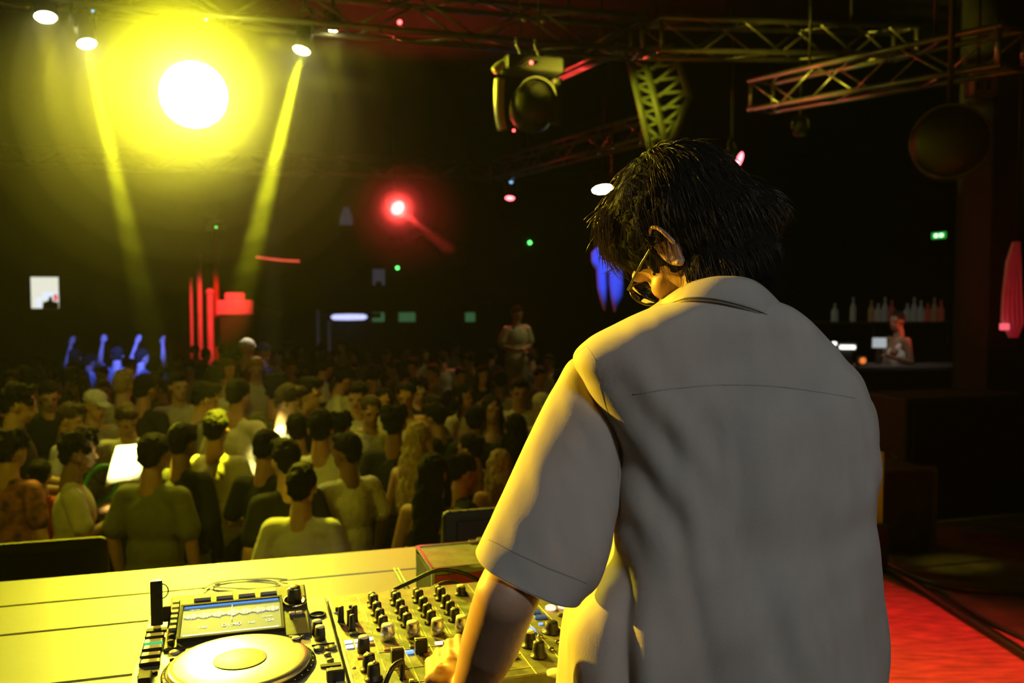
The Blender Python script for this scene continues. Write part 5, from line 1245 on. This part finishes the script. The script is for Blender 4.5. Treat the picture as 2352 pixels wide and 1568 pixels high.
# --- rear, picked out by light
crowd(566, 776, 10.5, 170, 'down', 'black', 'person in black with a glowing white cap towards the back', hair='cap', hc_='white', skin='fair')
crowd(606, 786, 10.5, 175, 'down', 'grey', 'person with a blue-lit head right of the glowing cap', hair='cap', hc_='blue', skin='fair')  # cap coloured blue to stand in for blue light on the head
crowd(588, 818, 9.2, 20, 'fold', 'white', 'person whose face and shirt are lit white below the glowing cap', hair='short', hc_='blond', skin='fair')
crowd(522, 822, 9.4, 30, 'drink', 'white', 'person in a bright white shirt left of the glowing cap', top='shirt', hair='short', hc_='brown', skin='fair')
crowd(718, 815, 8.8, 120, 'lean', 'white', 'person with a lit white back bending at the rear', hair='short', skin='tan')
crowd(324, 800, 11.0, 160, 'cheer', 'grey', 'person with both arms thrown up in blue light at the back', hair='short', skin='fair')
crowd(268, 795, 11.4, 190, 'raise', 'grey', 'person raising one arm in blue light left of the thrown-up arms', hair='short', skin='fair')
crowd(172, 800, 11.2, 170, 'raise', 'grey', 'person with one arm up in faint blue light, furthest left of the raised arms', True, 'long', 'tee', 'black', 'fair')
spot('blue_crowd_lamp', W(420, 230, 8.4), W(318, 785, 11.2), 3800, (.06, .12, 1), 11, .7, .05)
spot('blue_crowd_lamp', W(80, 230, 8.4), W(262, 785, 11.6), 1800, (.06, .12, 1), 8, .7, .05)
spot('blue_crowd_lamp', W(60, 230, 8.4), W(172, 785, 11.4), 900, (.06, .12, 1), 8, .7, .05)
spot('blue_crowd_lamp', W(640, 470, 10.2), W(606, 790, 10.5), 160, (.06, .12, 1), 7, .5, .05)
spot('white_hot_spot', W(560, 330, 9.4), W(572, 800, 10.4), 420, (1, .95, .6), 6, .5, .05)
spot('white_hot_spot', W(560, 330, 8.4), W(590, 845, 9.2), 420, (1, .95, .5), 4, .5, .05)
# person on the podium at the back, and the bartender
pod = struct('podium_floor', MB().box(W(1190, 700, 13.0) * Vector((1, 1, 0)) if False else Vector((W(1190, 700, 13.0).x, 13.2, (FL + W(1188, 700, 13.0).z - 1.75) / 2)), (2.2, 1.2, W(1188, 700, 13.0).z - 1.75 - FL)), M_wall)
crowd(1186, 700, 13.0, 20, 'fold', 'cream', 'person in a pale t-shirt standing high on a podium at the back', top='loose', hair='short', skin='tan', lc='khaki', height=1.75)
crowd(2062, 712, 9.95, 285, 'drink', 'white', 'bartender in a white top leaning over the bar towards the lit screen', top='tank', fem=True, hair='bun', skin='brown', lc='white', floor=-0.28)
# --- the dim mass at the back
rnd = random.Random(21)
far = [(55, 838), (92, 812), (128, 828), (160, 842), (205, 812), (236, 838), (300, 822), (352, 826), (378, 806), (404, 812), (436, 826), (470, 800), (448, 790), (660, 782), (690, 792), (668, 826), (735, 788), (762, 806), (786, 780), (812, 796), (842, 808), (860, 838), (886, 800), (905, 826), (930, 792), (952, 822), (972, 800), (996, 836), (1018, 806), (1042, 786), (1058, 842), (1082, 812), (1108, 840), (1130, 800), (1150, 850), (1238, 842), (1262, 812), (1222, 802), (12, 822), (30, 850), (640, 800), (510, 792), (545, 806), (1285, 850), (180, 862), (240, 872), (372, 868), (560, 850), (770, 870), (960, 868), (1060, 880)]
TC = ['black', 'grey', 'cream', 'olive', 'white', 'black', 'black', 'grey']
HC = [('short', False, 'down'), ('curly', False, 'fold'), ('long', True, 'down'), ('quiff', False, 'drink'), ('short', False, 'fold'), ('bun', True, 'fold')]
tone = {'black': 'black', 'grey': 'grey', 'cream': 'pale yellow', 'olive': 'olive', 'white': 'white'}
look = {'short': 'short-haired', 'curly': 'curly-haired', 'long': 'long-haired', 'quiff': 'thick-haired', 'bun': 'tied-haired'}
near_ = lambda x: ('near the left edge' if x < 60 else 'under the white screen' if x < 200 else 'by the blue-lit arms' if x < 370 else 'below the red-lit posts' if x < 500 else 'near the glowing cap' if x < 650 else 'below the slim grey pole' if x < 775 else 'below the blue-white light bar' if x < 860 else 'below the green lit panels' if x < 985 else 'right of the green panels' if x < 1110 else 'by the podium' if x < 1200 else 'close to the raised shoulder')
used_l = {}
todo = []
for i, (px, y) in enumerate(far):
    Y = min(15.2, 1.72 * 2000 / (y - 680) * .42) if False else min(15.0, max(7.8, 0.80 * 2000 / (y - 680) + rnd.uniform(-.3, .3)))
    h_, f_, po = HC[i % 6]; tc = TC[(i * 5) % 8]; yaw = rnd.choice([0, 20, -25, 170, 180, 190, 60, 300, 150])
    face = 'facing the stage' if math.cos(R(yaw)) > .3 else 'back turned'
    lab = '%s person in %s, %s, %s, at the rear' % (look[h_], tone[tc], face, near_(px))
    todo.append((px, y, Y, yaw, po, tc, lab, f_, h_))
from collections import Counter
cnt_l = Counter(t_[6] for t_ in todo)
seen_l = {}
for (px, y, Y, yaw, po, tc, lab, f_, h_) in todo:
    if cnt_l[lab] > 1:
        seen_l.setdefault(lab, sorted([t_[0] for t_ in todo if t_[6] == lab])); k_ = seen_l[lab].index(px)
        lab = lab.replace(', at the rear', '') + (', left one' if k_ == 0 else ', right one')
    crowd(px, y, Y, yaw, po, tc, lab, f_, h_, 'tee', rnd.choice(['black', 'black', 'brown']), rnd.choice(['tan', 'fair', 'brown']), group='people in the dim rear crowd')
# keep everyone out of each other's space: slide along the line of sight
def _pos(a): return W(a[0], a[1], a[2])
for it in range(40):
    moved = False
    for i in range(len(SPECS)):
        for j in range(i + 1, len(SPECS)):
            A_, B_ = SPECS[i][0], SPECS[j][0]; pa, pb = _pos(A_), _pos(B_)
            d = math.hypot(pa.x - pb.x, pa.y - pb.y)
            if d < 0.44:
                s_ = (0.44 - d) * 0.55 + 0.01
                if A_[2] <= B_[2]: A_[2] -= s_ * (0.25 if A_[2] < 6 else .5); B_[2] += s_
                else: A_[2] += s_; B_[2] -= s_ * (0.25 if B_[2] < 6 else .5)
                moved = True
    if not moved: break
for a_, k_ in SPECS: make_person(*a_, **k_)
# round green-rimmed fan held up in front of the bright shirt, and the glaring paper
q = thing('hand_fan', W(232, 1112, 5.25), 'dark round hand fan with a green rim held up beside the clapping person', 'fan', R(20)); q.rotation_euler = (R(8), R(28), R(15))
MB().tube([(.085 * math.cos(a), 0, .125 * math.sin(a)) for a in [k * math.pi / 18 for k in range(36)]], .012, 8, True).build('rim', mat('green_rim', (.04, .35, .10), .5), q)
b = MB(); b.grid([[Vector((.08 * f * math.cos(a), .004 * math.sin(a * 12), .12 * f * math.sin(a))) for a in [k * math.pi / 24 for k in range(48)]] for f in (1, .7, .4, .05)], True); b.build('leaf', mat('dark_fan_leaf', (.05, .05, .03), .6, var=.8, scale=30), q)
MB().cyl((0, 0, -.12), (0, 0, -.24), .010, 8).build('handle', mat('green_rim', (.04, .35, .10), .5), q)
q = thing('paper_sheet', W(293, 1062, 5.05), 'dazzlingly lit white paper held before the brightest shirt', 'paper'); q.rotation_euler = (R(-40), 0, 0)
b = MB(); b.grid([[Vector((x * .085, .02 * math.sin(x * 2 + z), z * .13 + x * .03)) for x in (-1, -.5, 0, .5, 1)] for z in (-1, -.5, 0, .5, 1)])
o = b.build('sheet', CL['white'], q); m_ = o.modifiers.new('t', 'SOLIDIFY'); m_.thickness = .002
# overhead lamps that burn out the brightest shirts
spot('white_hot_spot', W(215, 180, 4.75), W(293, 1060, 5.08), 2600, (1, .93, .3), 9, .5, .04)
spot('white_hot_spot', W(640, 300, 5.0), W(618, 945, 6.2), 2600, (1, .93, .3), 7, .5, .04)
# ------------------------------------------------------------------ haze: thin through the hall, dense banks added at two lamps for their halos
wn = world.node_tree
vol = wn.nodes.new('ShaderNodeVolumeScatter'); vol.inputs['Color'].default_value = (1, 1, 1, 1)
vol.inputs['Density'].default_value = 0.0007; vol.inputs['Anisotropy'].default_value = 0.30
wn.links.new(vol.outputs[0], wn.nodes['World Output'].inputs['Volume'])
def haze_mat(name, dens, g=0.35):
    m = bpy.data.materials.new(name); m.use_nodes = True; nt = m.node_tree
    for n in list(nt.nodes):
        if n.type != 'OUTPUT_MATERIAL': nt.nodes.remove(n)
    v = nt.nodes.new('ShaderNodeVolumeScatter'); v.inputs['Density'].default_value = dens; v.inputs['Anisotropy'].default_value = g
    nt.links.new(v.outputs[0], nt.nodes['Material Output'].inputs['Volume']); return m
def bank(c, layers, label):
    t = thing('halo_bank', c, label, 'haze'); t['kind'] = 'stuff'
    for off, rad, dens, g in layers:
        o = MB().ell(off, rad, None, 48, 24).build('haze_layer', haze_mat('halo_haze', dens, g), t); o['kind'] = 'stuff'
bank(BIG + Vector((0.1, -0.1, -0.35)), [((0, 0, -.45), (1.9, 0.95, 1.9), .006, .3)] + [((-.10, .05, .36 - .08 * q), (q, .62 * q + .12, q * .93), dn, .4) for q, dn in ((1.70, .010), (1.42, .030), (1.20, .055), (.98, .090), (.78, .13), (.58, .17))], 'haze bank added for the yellow halo around the blazing moving head')
bank(W(914, 478, 13.4), (((.25, -.3, -.25), (1.15, 1.0, .95), .03, .3), ((0, -.05, 0), (.62, .5, .62), .06, .3), ((0, -.05, 0), (.42, .4, .42), .14, .3), ((0, -.05, 0), (.27, .3, .27), .25, .3)), 'haze puff added for the red halo of the red beam lamp')
